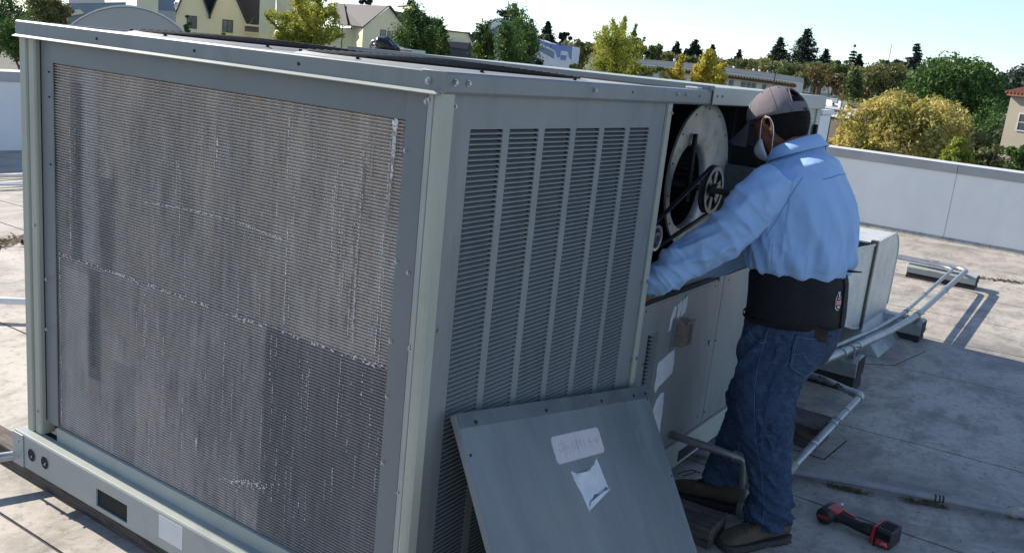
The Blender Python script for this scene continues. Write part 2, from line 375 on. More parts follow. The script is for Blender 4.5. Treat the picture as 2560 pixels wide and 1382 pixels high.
# slate frame round the coil
MB().box(.018, .023, 1.617, 1.689, .262, 1.607).build('frame_flange', 'slate', U, bevel=.002)
MB().box(.003, .023, .040, .103, .25, 1.607).build('frame_flange', 'slate', U, bevel=.002)
MB().box(.014, .022, .1035, 1.6165, 1.530, 1.607).build('frame_header', 'slate', U, bevel=.0015)
MB().box(.012, .07, .1035, 1.6165, .205, .262).build('frame_sill', 'pale2', U, bevel=.003)
MB().box(.0165, .0175, 1.685, 1.6895, .27, 1.60).build('shadow_gap', 'dark', U)
# left corner post with folded groove
def post(name, prof, z0, z1, mat):
    b = MB(); b.prism([(x, y, z0) for x, y in prof], (0, 0, z1 - z0)); return b.build(name, mat, U, smooth=False, bevel=.0025)
post('corner_post', [(.004, 1.690), (-.002, 1.694), (-.002, 1.725), (.006, 1.729), (.006, 1.733), (-.006, 1.737), (-.006, 1.772), (.05, 1.772), (.05, 1.690)], .214, 1.609, 'pale')
post('corner_post', [(.003, .0385), (-.001, .0365), (-.001, .0265), (-.009, .0235), (-.009, .0135), (.003, .0115), (.03, .0115), (.03, .0385)], .214, 1.609, 'pale2')
post('corner_post', [(-.012, .0095), (-.016, .002), (-.016, -.014), (-.008, -.020), (.026, -.020), (.032, -.013), (.032, .0095)], .20, 1.609, 'pale')
# top rim: coil side and louver side
def rim_coil():
    b = MB(); b.prism([(-.026, W + .004, 1.602), (-.014, W + .004, 1.6065), (-.014, W + .004, 1.648), (-.009, W + .004, 1.6525), (.05, W + .004, 1.6525), (.05, W + .004, 1.644), (.0, W + .004, 1.644), (.0, W + .004, 1.602)], (0, -(W + .018), 0))
    return b.build('top_rim', 'slate2', U, smooth='auto', bevel=.0012)
rim_coil()
MB().prism([(-.0275, W, 1.5995), (-.0165, W, 1.6055), (-.0165, W, 1.6075), (-.029, W, 1.6015)], (0, -(W + .006), 0)).build('drip_edge', 'pale2', U)
MB().prism([(-.0145, -.026, 1.609), (-.0145, -.026, 1.648), (-.0145, -.021, 1.6528), (-.0145, .05, 1.6528), (-.0145, .05, 1.643), (-.0145, .0, 1.643), (-.0145, .0, 1.6025), (-.0145, -.020, 1.6025)], (1.545, 0, 0)).build('top_rim', 'slate2', U, smooth='auto', bevel=.0012)
MB().box(0, 1.53, W - .03, W + .012, 1.60, 1.651).build('top_rim', 'slate2', U)
MB().box(.048, 1.528, .048, W - .03, 1.635, 1.6465).build('top_deck', 'deck', U)
# screws
screws(U, [(-.014, .028, 1.628)], (-1, 0, 0), 1.35)
screws(U, [(.003, .043 + .0, 1.580 - .0)], (-1, 0, 0), 1.1)
screws(U, [(-.0008, .0315, 1.585), (.004, .096, 1.46), (.004, .098, 1.19), (.004, .098, .985), (.004, .096, .84), (.004, .094, .66), (-.0008, .03, .99), (-.0008, .031, .985), (.004, .058, 1.17), (-.0008, .030, .60)], (-1, 0, 0), 1.0)
screws(U, [(.006, 1.652, .80), (.006, 1.656, .62), (-.002, 1.705, .98), (-.002, 1.71, .30)], (-1, 0, 0), .9)
screws(U, [(.012, -.026, 1.630), (.062, -.026, 1.630), (.66, -.026, 1.631), (1.23, -.026, 1.635), (1.30, -.026, 1.635)], (0, -1, 0), 1.25)
screws(U, [(.045, -.006, 1.575), (.055, -.006, 1.03), (1.205, -.006, 1.57), (1.235, -.012, 1.57), (1.19, -.006, .985), (1.225, -.012, .985), (1.225, -.012, .70), (1.19, -.006, .70)], (0, -1, 0), 1.0)
holes(U, [(-.015, 1.32, 1.625), (-.015, .86, 1.627), (-.015, .45, 1.628)], (-1, 0, 0), .0045)
holes(U, [(.9, -.0265, 1.632), (1.42, -.0265, 1.632)], (0, -1, 0), .004)
holes(U, [(.006, 1.622, 1.50), (.006, 1.622, 1.42), (.006, 1.62, 1.2), (-.0012, .024, 1.56), (-.0012, .026, .96), (-.0012, .026, .56)], (-1, 0, 0), .003)
# base rail (coil side) with round and rectangular openings built as gaps between plates
RX0, RX1 = -.040, -.034
rail = MB()
def plate_with_holes(b, y0, y1, z0, z1, rects):
    ys = sorted({y0, y1} | {r[0] for r in rects} | {r[1] for r in rects})
    for i in range(len(ys) - 1):
        a, c = ys[i], ys[i + 1]; m = (a + c) / 2; rs = [r for r in rects if r[0] <= m <= r[1]]
        if not rs: b.box(RX0, RX1, a, c, z0, z1)
        else: b.box(RX0, RX1, a, c, z0, rs[0][2]); b.box(RX0, RX1, a, c, rs[0][3], z1)
plate_with_holes(rail, -.03, 1.805, .087, .205, [(1.120, 1.292, .102, .166), (.50, .690, .102, .166)])
RB = rail.build('base_rail', 'pale2', U)
MB().prism([(-.040, 1.805, .2055), (-.036, 1.805, .2135), (.012, 1.805, .2135), (.012, 1.805, .2055)], (0, -1.84, 0)).build('rail_flange', 'pale2', U, bevel=.0015)
MB().box(-.0445, -.0405, 1.738, 1.808, .085, .209).build('rail_end_plate', 'pale2', U, bevel=.001)
screws(U, [(-.0445, 1.768, .178), (-.0445, 1.768, .118)], (-1, 0, 0), .8)
for y in (1.687, 1.602):
    ring = MB(); n = 24
    ring.loft([[(x, y + math.cos(2 * PI * k / n) * r, .150 + math.sin(2 * PI * k / n) * r) for k in range(n)] for x, r in ((-.0405, .025), (-.0415, .025), (-.0415, .0235), (-.0405, .0235))], cap=False)
    ring.build('hole_rim', 'pale2', RB)
    MB().cyl((-.0405, y, .150), (-.0412, y, .150), .0236, 24).build('round_hole', 'dark', RB)
    MB().cyl((-.042, y - .010, .150), (-.050, y - .014, .150), .003, 8).build('stub_bolt', 'screw', RB)
MB().box(-.0335, -.033, 1.10, 1.31, .095, .175).build('fork_opening', 'dark', RB); MB().box(-.0335, -.033, .48, .71, .095, .175).build('fork_opening', 'dark', RB)
MB().box(-.0412, -.0403, .835, .952, .122, .200).build('sticker', 'sticker', U)
# other rails
MB().box(-.03, 3.0, .0, .012, .088, .215).build('base_rail', 'pale2', U)
MB().box(1.235, 2.95, -.012, -.001, .098, .212).build('base_rail', 'pale2', U, bevel=.001)
MB().box(0, 3.0, W - .01, W, .088, .215).build('base_rail', 'pale2', U)
MB().box(0, 3.0, .02, W - .02, .16, .20).build('floor_pan', 'dark', U)
for x0, x1 in ((1.784, 1.985), (2.42, 2.62)): MB().box(x0, x1, -.0135, -.0125, .112, .162).build('fork_opening', 'dark', U)

# --- louvre panel ------------------------------------------------
LP = MB(); cols = [(.115 + .1678 * i, .2525 + .1678 * i) for i in range(6)]
PZ0, PZ1 = .205, 1.605
LZ0, LZ1 = .262, 1.5215
xs = [.0325] + [v for c in cols for v in c] + [1.2065]
for i in range(0, len(xs), 2): LP.box(xs[i], xs[i + 1], -.006, .0, PZ0, PZ1)
for a, c in cols: LP.box(a, c, -.006, .0, LZ1, PZ1); LP.box(a, c, -.006, .0, PZ0, LZ0)
lp = LP.build('louver_panel', 'slate2', U)
pitch = .01285
def louver_mesh(w, pitch, depth=.0175):
    b = MB(); x0, x1 = 0.0008, w - .0008; c = .010
    # flat lip flush with the panel, then a slope running inwards and up to a hidden back edge
    F = [(x0, -.0062, 0), (x1, -.0062, 0), (x1, -.0066, .0036), (x0, -.0066, .0036), (x1 - c * .35, depth, pitch * .98), (x0 + c * .9, depth, pitch * .98),
         (x0, -.0050, 0), (x1, -.0050, 0), (x1 - c * .35, depth + .001, pitch * .90), (x0 + c * .9, depth + .001, pitch * .90)]
    b.add(F, [(0, 1, 2, 3), (3, 2, 4, 5), (6, 9, 8, 7), (0, 6, 7, 1), (5, 4, 8, 9), (0, 3, 5, 9, 6), (1, 7, 8, 4, 2)])
    me = b.mesh('louver'); me.materials.append(M['slate2']); return me
LM = louver_mesh(.1375, pitch)
o0 = origin(lp); rest = MB(); nrow = int((LZ1 - LZ0) / pitch)
for r in range(nrow):
    z = LZ1 - pitch * (r + 1)
    for a, c in cols:
        if r < 50:
            o = bpy.data.objects.new('louver', LM); COL.objects.link(o); o.parent = lp; o.location = Vector((a, 0, z)) - o0
        else: rest.add([(v.co.x + a, v.co.y, v.co.z + z) for v in LM.vertices], [tuple(p.vertices) for p in LM.polygons])
rest.build('louver_rows', 'slate2', lp, kind='stuff', recalc=False)
# glimpses of the far coil through the louvres
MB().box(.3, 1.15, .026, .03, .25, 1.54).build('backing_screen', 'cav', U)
# pale edge strip between louvre panel and opening
MB().box(1.2072, 1.2405, -.012, .03, .215, 1.603).build('edge_strip', 'pale', U, bevel=.002)
MB().box(1.198, 1.2068, -.0085, -.0065, .215, 1.603).build('edge_strip', 'slate2', U)

# --- section two: blower bay ------------------------------------------------
MB().box(1.536, 3.0, -.028, W + .01, 1.604, 1.6675).build('section_cap', 'pale2', U, bevel=.004)
MB().box(1.5305, 1.5355, -.0325, W + .012, 1.598, 1.6715).build('cap_end_flange', 'slate2', U, bevel=.001)
MB().box(1.5245, 1.5300, -.012, W, 1.652, 1.6690).build('cap_end_flange', 'slate', U)
MB().box(1.46, 1.50, .0, .05, 1.6535, 1.662).build('sealant_lump', 'paperpink', U, bevel=.004)
MB().box(1.528, 1.530, -.030, -.027, 1.60, 1.655).build('shadow_gap', 'dark', U)
holes(U, [(1.58, -.0285, 1.635), (1.63, -.0285, 1.636)], (0, -1, 0), .005)
BZ0, BZ1 = .895, 1.6035
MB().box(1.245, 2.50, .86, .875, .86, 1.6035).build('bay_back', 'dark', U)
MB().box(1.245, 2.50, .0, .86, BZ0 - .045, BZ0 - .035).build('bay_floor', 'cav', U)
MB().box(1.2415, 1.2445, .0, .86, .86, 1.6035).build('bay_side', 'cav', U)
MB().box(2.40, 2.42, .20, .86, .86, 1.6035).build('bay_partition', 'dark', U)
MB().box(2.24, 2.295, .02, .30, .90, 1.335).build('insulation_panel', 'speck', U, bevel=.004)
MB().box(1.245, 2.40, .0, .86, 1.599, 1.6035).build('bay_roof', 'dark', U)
MB().box(2.46, 2.98, -.006, .0, .895, 1.6035).build('side_panel', 'pale2', U)
MB().box(2.42, 2.47, -.012, .03, .895, 1.6035).build('edge_strip', 'pale2', U, bevel=.002)
MB().box(2.93, 2.996, -.014, .04, .215, 1.6035).build('corner_post', 'pale2', U, bevel=.003)
MB().box(2.90, 2.93, -.03, -.014, 1.46, 1.53).build('latch', 'blackmetal', U, bevel=.003)
MB().box(.1, 2.9995, W - .02, W - .005, .215, 1.6035).build('rear_panel', 'pale2', U)
MB().box(2.98, 2.994, .04, W - .02, .215, 1.6035).build('end_panel', 'pale2', U)
# ledge under the opening
MB().box(1.243, 1.955, -.004, .05, .876, .884).build('ledge', 'slate2', U)
MB().box(1.243, 1.955, .018, .022, .884, .912).build('ledge_lip', 'slate2', U)
MB().box(1.243, 1.955, .046, .052, .87, .925).build('ledge_lip', 'slate', U)
MB().box(1.955, 2.03, -.002, .04, .870, .895).build('mullion_clip', 'dark', U)
# lower doors
MB().box(1.244, 1.966, -.006, .0, .222, .8755).build('lower_panel', 'slate2', U, bevel=.0015)
MB().box(1.9685, 2.0235, -.005, .002, .222, .896).build('mullion', 'slate2', U, bevel=.001)
MB().box(2.026, 2.925, -.006, .0, .222, .89).build('lower_panel', 'slate2', U, bevel=.0015)
MB().box(1.243, 2.93, .001, .004, .21, .90).build('shadow_gap', 'dark', U)
MB().box(1.243, 2.93, -.0105, -.0005, .2125, .2215).build('rail_flange', 'slate', U)
screws(U, [(1.958, -.006, .60), (2.035, -.006, .60), (1.958, -.006, .27), (2.035, -.006, .27), (1.30, -.006, .66)], (0, -1, 0), .9)
holes(U, [(1.27, -.0066, .865), (1.62, -.0066, .866), (1.93, -.0066, .862), (2.08, -.0066, .865)], (0, -1, 0), .004)
MB().tube([(1.947, -.0085, .62), (1.955, -.0085, .60), (1.972, -.0085, .60)], .003, 6).build('latch', 'screw', U)
# bulged chevron louvres on lower panel
cb = MB(); w_ = .085
cb.add([(0, 0, .004), (w_ * .10, -.010, -.001), (w_ * .5, -.013, -.006), (w_ * .90, -.010, -.001), (w_, 0, .004), (w_ * .5, .0, .001)], [(0, 1, 2, 5), (5, 2, 3, 4)])
cb.add([(0, -.001, .0025), (w_ * .10, -.0100, -.0025), (w_ * .5, -.013, -.0075), (w_ * .90, -.0100, -.0025), (w_, -.001, .0025), (w_ * .90, -.010, -.001), (w_ * .5, -.013, -.006), (w_ * .10, -.010, -.001)], [(1, 2, 6, 7), (2, 3, 5, 6)])
CM = cb.mesh('louver'); CM.materials.append(M['slate2'])
for i in range(18):
    o = bpy.data.objects.new('louver', CM); COL.objects.link(o); o.parent = U; o.location = Vector((1.312, -.0065, .765 - i * .0148)) - origin(U)
MB().box(1.318, 1.392, -.0075, -.0062, .505, .765).build('louver_slot', 'dark', U)
# torn label remnants and small hooded box
def torn(par, o, ux, uy, pts, mat='paper', name='torn_label', th=.0014):
    o, ux, uy = Vector(o), Vector(ux), Vector(uy); n = ux.cross(uy).normalized(); P = []
    for i, (a, c) in enumerate(pts):
        a2, c2 = pts[(i + 1) % len(pts)]
        for k in range(4):
            t = k / 4; j = (random.uniform(-1, 1) * .0035 if k else 0); P.append(o + ux * (a + (a2 - a) * t + j) + uy * (c + (c2 - c) * t + j * .8))
    return MB().prism(P, n * th).build(name, mat, par)
T = lambda pts, **k: torn(U, (0, -.0064, 0), (1, 0, 0), (0, 0, 1), pts, **k)
T([(1.500, .790), (1.518, .842), (1.545, .840), (1.543, .800), (1.520, .79), (1.515, .752), (1.495, .742)])
T([(1.552, .842), (1.585, .856), (1.592, .815), (1.583, .79), (1.560, .787)])
T([(1.550, .783), (1.582, .784), (1.575, .757), (1.558, .745)])
T([(1.598, .852), (1.640, .868), (1.645, .83), (1.638, .80), (1.600, .785), (1.595, .81)])
T([(1.445, .632), (1.585, .658), (1.598, .60), (1.592, .555), (1.572, .548), (1.48, .528), (1.458, .505), (1.438, .53)])
T([(1.475, .472), (1.515, .492), (1.543, .483), (1.556, .40), (1.560, .305), (1.545, .29), (1.50, .31), (1.45, .36), (1.452, .42)])
bx = MB().hexa([(1.575, -.040, .672), (1.665, -.040, .668), (1.665, -.006, .668), (1.575, -.006, .672), (1.582, -.040, .770), (1.662, -.040, .760), (1.662, -.006, .775), (1.582, -.006, .782)]).build('hooded_box', 'rust', U, bevel=.003)
MB().box(1.578, 1.662, -.0455, -.0405, .765, .776).build('hood_lip', 'iron', bx)
for i in range(9): MB().box(1.628, 1.660, -.0418, -.0402, .682 + i * .0085, .6865 + i * .0085).build('slot', 'iron', bx)
MB().box(1.535, 1.574, -.0085, -.0065, .655, .785).build('mounting_plate', 'slate', bx); screws(bx, [(1.552, -.0085, .715)], (0, -1, 0), .9)
# --- blower ------------------------------------------------
BH = MB(); n = 64; ci = (1.862, 1.255); co = (1.955, 1.288); yR = .150
rings = []
for (t, dy) in ((0.0, .030), (.03, .012), (.10, .002), (.35, .0), (.8, .0), (.97, .0), (1.0, .004), (1.0, .010)):
    rr = []
    for k in range(n):
        a = 2 * PI * k / n
        pi_ = (ci[0] + .166 * math.cos(a), ci[1] + .166 * math.sin(a)); ro = .312 * (1 + .02 * math.cos(a - .8)); po = (co[0] + ro * math.cos(a), co[1] + ro * .985 * math.sin(a))
        rr.append((pi_[0] + (po[0] - pi_[0]) * t, yR + dy, pi_[1] + (po[1] - pi_[1]) * t))
    rings.append(rr)
BH.loft(rings, cap=False)
bh = BH.build('blower_housing', 'ring', U, smooth='auto', recalc=False)
b = MB(); b.loft([[(ci[0] + r * math.cos(2 * PI * k / n), y, ci[1] + r * math.sin(2 * PI * k / n)) for k in range(n)] for r, y in ((.166, .178), (.162, .20), (.160, .35))], cap=False); b.build('inlet_cone', 'blackmetal', bh, smooth=True, recalc=False)
MB().cyl((ci[0], .345, ci[1]), (ci[0], .35, ci[1]), .17, 40).build('wheel_back', 'dark', bh)
b = MB()
for k in range(36):
    a = 2 * PI * k / 36; c, s_ = math.cos(a), math.sin(a); b.box(0, 0, 0, 0, 0, 0) if False else b.add([(ci[0] + c * .150, .19, ci[1] + s_ * .150), (ci[0] + c * .158 - s_ * .012, .19, ci[1] + s_ * .158 + c * .012), (ci[0] + c * .158 - s_ * .012, .34, ci[1] + s_ * .158 + c * .012), (ci[0] + c * .150, .34, ci[1] + s_ * .150)], [(0, 1, 2, 3)])
b.build('wheel_blades', 'iron', bh, kind='stuff', recalc=False)
for k in range(14):
    a = 2 * PI * k / 14 + .2; MB().cyl((co[0] + .292 * math.cos(a), yR - .0015, co[1] + .287 * math.sin(a)), (co[0] + .292 * math.cos(a), yR + .002, co[1] + .287 * math.sin(a)), .0045, 8).build('rivet', 'blackmetal', bh)
MB().hexa([(1.80, .125, 1.20), (1.835, .125, 1.20), (1.835, .14, 1.20), (1.80, .14, 1.20), (1.815, .13, 1.475), (1.838, .13, 1.475), (1.838, .145, 1.475), (1.815, .145, 1.475)]).build('bearing_strut', 'blackmetal', bh, bevel=.003)
# pulley with spokes
pu = thing  # alias unused
pc = Vector((1.845, .045, 1.262)); PR = .096
b = MB(); b.loft([[(pc.x + r * math.cos(2 * PI * k / 48), pc.y + y, pc.z + r * math.sin(2 * PI * k / 48)) for k in range(48)] for r, y in ((.078, .004), (.080, -.014), (PR, -.014), (PR - .001, -.008), (PR - .012, -.001), (PR - .001, .008), (PR, .014), (.080, .014), (.078, .004))], cap=False)
pul = b.build('blower_pulley', 'iron', U, smooth='auto', recalc=True)
for k in range(6):
    a = 2 * PI * k / 6 + .35; d = Vector((math.cos(a), 0, math.sin(a))); s_ = Vector((-math.sin(a), 0, math.cos(a)))
    P = [pc + d * .022 + s_ * .011, pc + d * .082 + s_ * .016, pc + d * .082 - s_ * .016, pc + d * .022 - s_ * .011]
    MB().prism([p + Vector((0, -.010, 0)) for p in P], (0, .014, 0)).build('spoke', 'iron', pul, bevel=.002)
MB().cyl(pc + Vector((0, -.030, 0)), pc + Vector((0, .02, 0)), .028, 24).build('hub', 'iron', pul, smooth='auto')
MB().cyl(pc + Vector((0, -.085, 0)), pc + Vector((0, .2, 0)), .0125, 16).build('shaft', 'iron', pul, smooth='auto')
mc = Vector((1.355, .045, 1.118)); MR = .048
b = MB(); b.loft([[(mc.x + r * math.cos(2 * PI * k / 36), mc.y + y, mc.z + r * math.sin(2 * PI * k / 36)) for k in range(36)] for r, y in ((.036, -.004), (.038, -.014), (MR, -.014), (MR - .001, -.008), (MR - .010, -.001), (MR - .001, .008), (MR, .014), (.0, .014))], cap=False)
mp_ = b.build('motor_pulley', 'chrome', U, smooth='auto')
b = MB(); b.loft([[(mc.x + r * math.cos(2 * PI * k / 30), mc.y + y, mc.z + r * math.sin(2 * PI * k / 30)) for k in range(30)] for r, y in ((.012, -.016), (.020, -.018), (.022, -.006), (.012, -.006))], cap=False); b.build('hub', 'chrome', mp_, smooth='auto')
MB().cyl(mc + Vector((0, -.014, 0)), mc + Vector((0, .02, 0)), .0118, 16).build('shaft', 'iron', mp_)
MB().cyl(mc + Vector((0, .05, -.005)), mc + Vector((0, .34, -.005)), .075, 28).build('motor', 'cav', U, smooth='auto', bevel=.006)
# belt
dv = pc - mc; L_ = dv.length; u_ = dv.normalized(); v_ = Vector((-u_.z, 0, u_.x)); al = math.acos((PR - MR) / L_); pts = []
R1, R2 = PR - .004, MR - .004
base = math.atan2(-u_.z, -u_.x)
for k in range(30):
    a = base + (PI - (PI - al)) * 0 + al + (2 * PI - 2 * al) * k / 29; pts.append(pc + Vector((math.cos(a), 0, math.sin(a))) * R1)
for k in range(14):
    a = base - al + 2 * al * k / 13; pts.append(mc + Vector((math.cos(a), 0, math.sin(a))) * R2)
b = MB(); rings = []
c_ = (pc + mc) / 2
for i, p in enumerate(pts):
    o_ = (p - (pc if i < 30 else mc)).normalized(); rings.append([p + Vector((0, -.006, 0)), p + Vector((0, .006, 0)), p + o_ * .009 + Vector((0, .008, 0)), p + o_ * .009 + Vector((0, -.008, 0))])
rings.append(rings[0]); b.loft(rings, cap=False); b.build('drive_belt', 'rubber', U, recalc=True)
# thin wires by the ledge
for i, c in enumerate(((.35, .05, .03), (.30, .18, .03), (.05, .05, .06))):
    MB().tube(bend([(1.26, -.003, .905 + i * .004), (1.32, -.008, .912 + i * .003), (1.40, .0, .900 + i * .004), (1.48, .03, .905)], .04), .0016, 6).build('wire', surf('wire_%d' % i, c, None, .5), U)

# --- fan guards on the top deck (concentric wire rings) ------------------------------------------------
def fan(cx, cy, R):
    b = MB(); z = 1.6475
    b.loft([[(cx + r * math.cos(2 * PI * k / 56), cy + r * math.sin(2 * PI * k / 56), zz) for k in range(56)] for r, zz in ((R + .03, z - .001), (R + .025, z + .002), (R, z + .009), (R - .01, z + .004))], cap=False)
    f = b.build('fan_shroud', 'deck', U, smooth='auto', recalc=False)
    MB().cyl((cx, cy, z - .0005), (cx, cy, z + .0008), R - .012, 56).build('fan_opening', 'dark', f)
    for k in range(15):
        r = R - .012 - k * (R - .07) / 15; b = MB(); m = 48
        pts = [(cx + r * math.cos(2 * PI * j / m), cy + r * math.sin(2 * PI * j / m), z + .012 + .010 * math.cos(r / R * PI / 2)) for j in range(m + 1)]
        b.tube(pts, .0032, 5, cap=False).build('guard_ring', 'blackmetal', f)
    for k in range(6):
        a = PI * k / 6 + .2; c, s_ = math.cos(a) * (R - .01), math.sin(a) * (R - .01)
        MB().tube([(cx - c, cy - s_, z + .010), (cx, cy, z + .0205), (cx + c, cy + s_, z + .010)], .0024, 5).build('guard_bar', 'blackmetal', f)
    for k in range(8):
        a = 2 * PI * k / 8 + .1; MB().tube([(cx + (R + .012) * math.cos(a), cy + (R + .012) * math.sin(a), z + .002), (cx + (R + .012) * math.cos(a), cy + (R + .012) * math.sin(a), z + .0115)], [.006, .0045], 10).build('bolt_knob', 'blackmetal', f)
    return f
fan(.60, 1.29, .42); fan(.58, .45, .42)
# --- far end cabinet with latch ------------------------------------------------
cab = thing('electrical_cabinet', (3.1, .15, .3), 'narrow pale grey upright cabinet with a latch at the far end of the unit', 'cabinet')
MB().box(3.01, 3.21, -.01, .32, .30, 1.575).build('cabinet_body', 'white', cab, bevel=.004)
MB().box(3.0, 3.215, -.02, .33, 1.576, 1.602).build('cabinet_top', 'white', cab, bevel=.006)
MB().box(3.185, 3.20, -.028, -.0105, 1.36, 1.40).build('latch', 'screw', cab, bevel=.003)
MB().box(3.192, 3.196, -.0135, -.0105, .32, 1.57).build('door_gap', 'blackmetal', cab)

# ================================================================== leaning access panel
TL = Vector((.1005, -.03, .7997)); tv = Vector((.98362, 0, -.18025)); dn = Vector((-.15191, -.53839, -.82889)); nn = tv.cross(dn).normalized()
if nn.y > 0: nn = -nn
PW, PH = 1.171, .735
LPn = thing('access_panel', tuple(TL + tv * PW + dn * PH), 'slate-grey access panel leaning tilted against the louvred side, with pink plaque and torn label', 'metal panel')
def onp(a, d, h=0.0): return TL + tv * a + dn * d + nn * h
MB().hexa([onp(0, 0, 0), onp(PW, 0, 0), onp(PW, PH, 0), onp(0, PH, 0), onp(0, 0, .022), onp(PW, 0, .022), onp(PW, PH, .022), onp(0, PH, .022)]).build('panel_sheet', 'panelpaint', LPn, bevel=.004)
MB().hexa([onp(.002, .001, .0222), onp(PW - .002, .001, .0222), onp(PW - .002, .046, .0222), onp(.002, .040, .0222), onp(.002, .001, .0240), onp(PW - .002, .001, .0240), onp(PW - .002, .046, .0228), onp(.002, .040, .0228)]).build('hem_strip', surf('panel_hem', (.055, .07, .085), (.09, .11, .125), .45, 0, 9, 80, .1, .001, dirt=(.13, .10, .08), ds=14), LPn)
for a in (.075, .44, .80, 1.05, 1.15): MB().cyl(onp(a, .03, .0225), onp(a, .03, .0252), .0055, 10).build('screw_hole', 'dark', LPn)
for d in (.11, .45): MB().cyl(onp(.016, d, .0215), onp(.016, d, .0228), .0045, 10).build('screw_hole', 'dark', LPn)
for d in (.05, .33): MB().cyl(onp(PW - .016, d, .0215), onp(PW - .016, d, .0228), .0045, 10).build('screw_hole', 'dark', LPn)
def rrect(x0, x1, y0, y1, r, n=5):
    out = []
    for cx, cy, a0 in ((x1 - r, y0 + r, -90), (x1 - r, y1 - r, 0), (x0 + r, y1 - r, 90), (x0 + r, y0 + r, 180)):
        for k in range(n + 1):
            a = math.radians(a0 + 90 * k / n); out.append((cx + r * math.cos(a), cy + r * math.sin(a)))
    return out
MB().prism([onp(a, d, .0222) for a, d in rrect(.416, .722, .108, .190, .016)], nn * .0005).build('plaque_edge', 'ink', LPn)
plq = MB().prism([onp(a, d, .0226) for a, d in rrect(.418, .720, .110, .188, .015)], nn * .0012).build('plaque', 'paperpink', LPn)
def stroke(par, pts, w, mat, h=.0242):
    b = MB()
    for (a0, d0), (a1, d1) in zip(pts[:-1], pts[1:]):
        v = Vector((a1 - a0, d1 - d0, 0)); 
        if v.length < 1e-6: continue
        s_ = Vector((-v.y, v.x, 0)).normalized() * w / 2
        b.prism([onp(a0 + s_.x, d0 + s_.y, h), onp(a1 + s_.x, d1 + s_.y, h), onp(a1 - s_.x, d1 - s_.y, h), onp(a0 - s_.x, d0 - s_.y, h)], nn * .0003)
    return b.build('faint_lettering', mat, par)
# ghost of worn lettering, barely legible
for x, pts in ((.45, [(0, 0), (.02, -.006), (.024, .012), (.004, .02), (-.002, .008)]), (.485, [(0, -.01), (.002, .03)]), (.485, [(0, .01), (.02, .006), (.022, .03)]), (.525, [(0, 0), (.018, .0), (.018, .02), (.0, .022), (.0, 0)]),
               (.560, [(.0, .024), (.0, -.006), (.012, .010), (.022, -.006), (.024, .024)]), (.605, [(0, -.006), (.0, .024), (.018, .022)]), (.64, [(.018, -.004), (0, -.004), (0, .010), (.014, .010), (0, .010), (0, .024), (.018, .024)]), (.675, [(0, 0), (.012, .020), (.022, -.004)])):
    stroke(plq, [(x + a, .138 + d) for a, d in pts], .0016, 'ink')
stroke(plq, [(.47, .12), (.475, .18)], .0010, 'ink'); stroke(plq, [(.555, .115), (.558, .18)], .0010, 'ink'); stroke(plq, [(.43, .150), (.71, .146)], .0010, 'ink')
torn(LPn, onp(0, 0, .0226), tv, dn, [(.478, .218), (.515, .228), (.560, .232), (.600, .228), (.640, .208), (.655, .196), (.660, .222), (.668, .26), (.676, .296), (.655, .290), (.62, .305), (.575, .300), (.535, .318), (.52, .345), (.508, .30), (.49, .255)], name='torn_label')
MB().hexa([onp(.535, .318, .023), onp(.62, .302, .023), onp(.67, .297, .023), onp(.52, .340, .023), onp(.535, .318, .030), onp(.62, .302, .034), onp(.665, .300, .036), onp(.525, .338, .026)]).build('curled_edge', 'paper', LPn)
MB().hexa([onp(.505, .229, .023), onp(.59, .232, .023), onp(.588, .240, .023), onp(.508, .238, .023), onp(.505, .229, .032), onp(.59, .232, .034), onp(.588, .236, .026), onp(.508, .234, .026)]).build('curled_edge', 'paper', LPn)
# dirty smear
# ================================================================== timbers
def timber(x0, x1, y0, y1, z0, z1, label, name='timber_sleeper'):
    t = MB().box(x0, x1, y0, y1, z0, z1).build(name, 'wood', None, bevel=.004)
    return tag(t, label, 'timber')
timber(-.002, .085, -.6, 2.75, .001, .0845, 'long weathered timber under the coil-side base rail, running out at far left')
timber(1.385, 1.545, -.335, 1.9, .001, .0845, 'weathered timber sleeper poking out beside the leaning panel near the boot')
timber(2.655, 2.885, -.365, .55, .004, .118, 'dark weathered timber block under the gas pipe behind the workman')
timber(.0, .12, -.52, -.36, .0865, .2, 'short timber offcut under the low corner of the leaning panel')
timber(2.2, 2.35, .3, 1.9, .001, .0845, 'timber sleeper under the middle of the unit behind the boots')
# ================================================================== pipes
gp = thing('gas_pipe', (1.70, -.34, .02), 'grey gas pipe leaving the unit by the boots and looping back over the roof', 'pipe')
MB().tube(bend([(1.67, .02, .272), (1.70, -.32, .258), (1.688, -.345, .038)], .035, 8), .0165, 14).build('pipe', 'galv', gp, smooth=True)
MB().tube(bend([(1.6975, -.285, .259), (1.70, -.322, .258), (1.694, -.338, .165)], .03, 8), .0225, 14).build('elbow', 'galv', gp, smooth='auto')
MB().tube([(1.6965, -.272, .2595), (1.6975, -.284, .259)], .0245, 14).build('collar', 'galv', gp); MB().tube([(1.6935, -.339, .170), (1.693, -.340, .150)], .0245, 14).build('collar', 'galv', gp)
MB().tube(bend([(1.690, -.3445, .085), (1.688, -.345, .030), (1.76, -.352, .034)], .03, 8), .0240, 14).build('elbow', 'galv', gp, smooth='auto')
MB().tube([(1.74, -.350, .034), (2.14, -.385, .082)], .0165, 14).build('pipe', 'galv', gp, smooth=True)
MB().tube([(2.12, -.383, .08), (2.2, -.388, .092)], .0235, 14).build('union', surf('thread_tape', (.30, .29, .25), (.18, .18, .16), .6, .2, 60), gp, smooth='auto')
MB().tube(bend([(2.19, -.388, .092), (3.20, -.418, .165), (3.28, -.20, .175), (3.34, .2, .18)], .03, 8), .0185, 14).build('pipe', 'galv', gp, smooth=True)
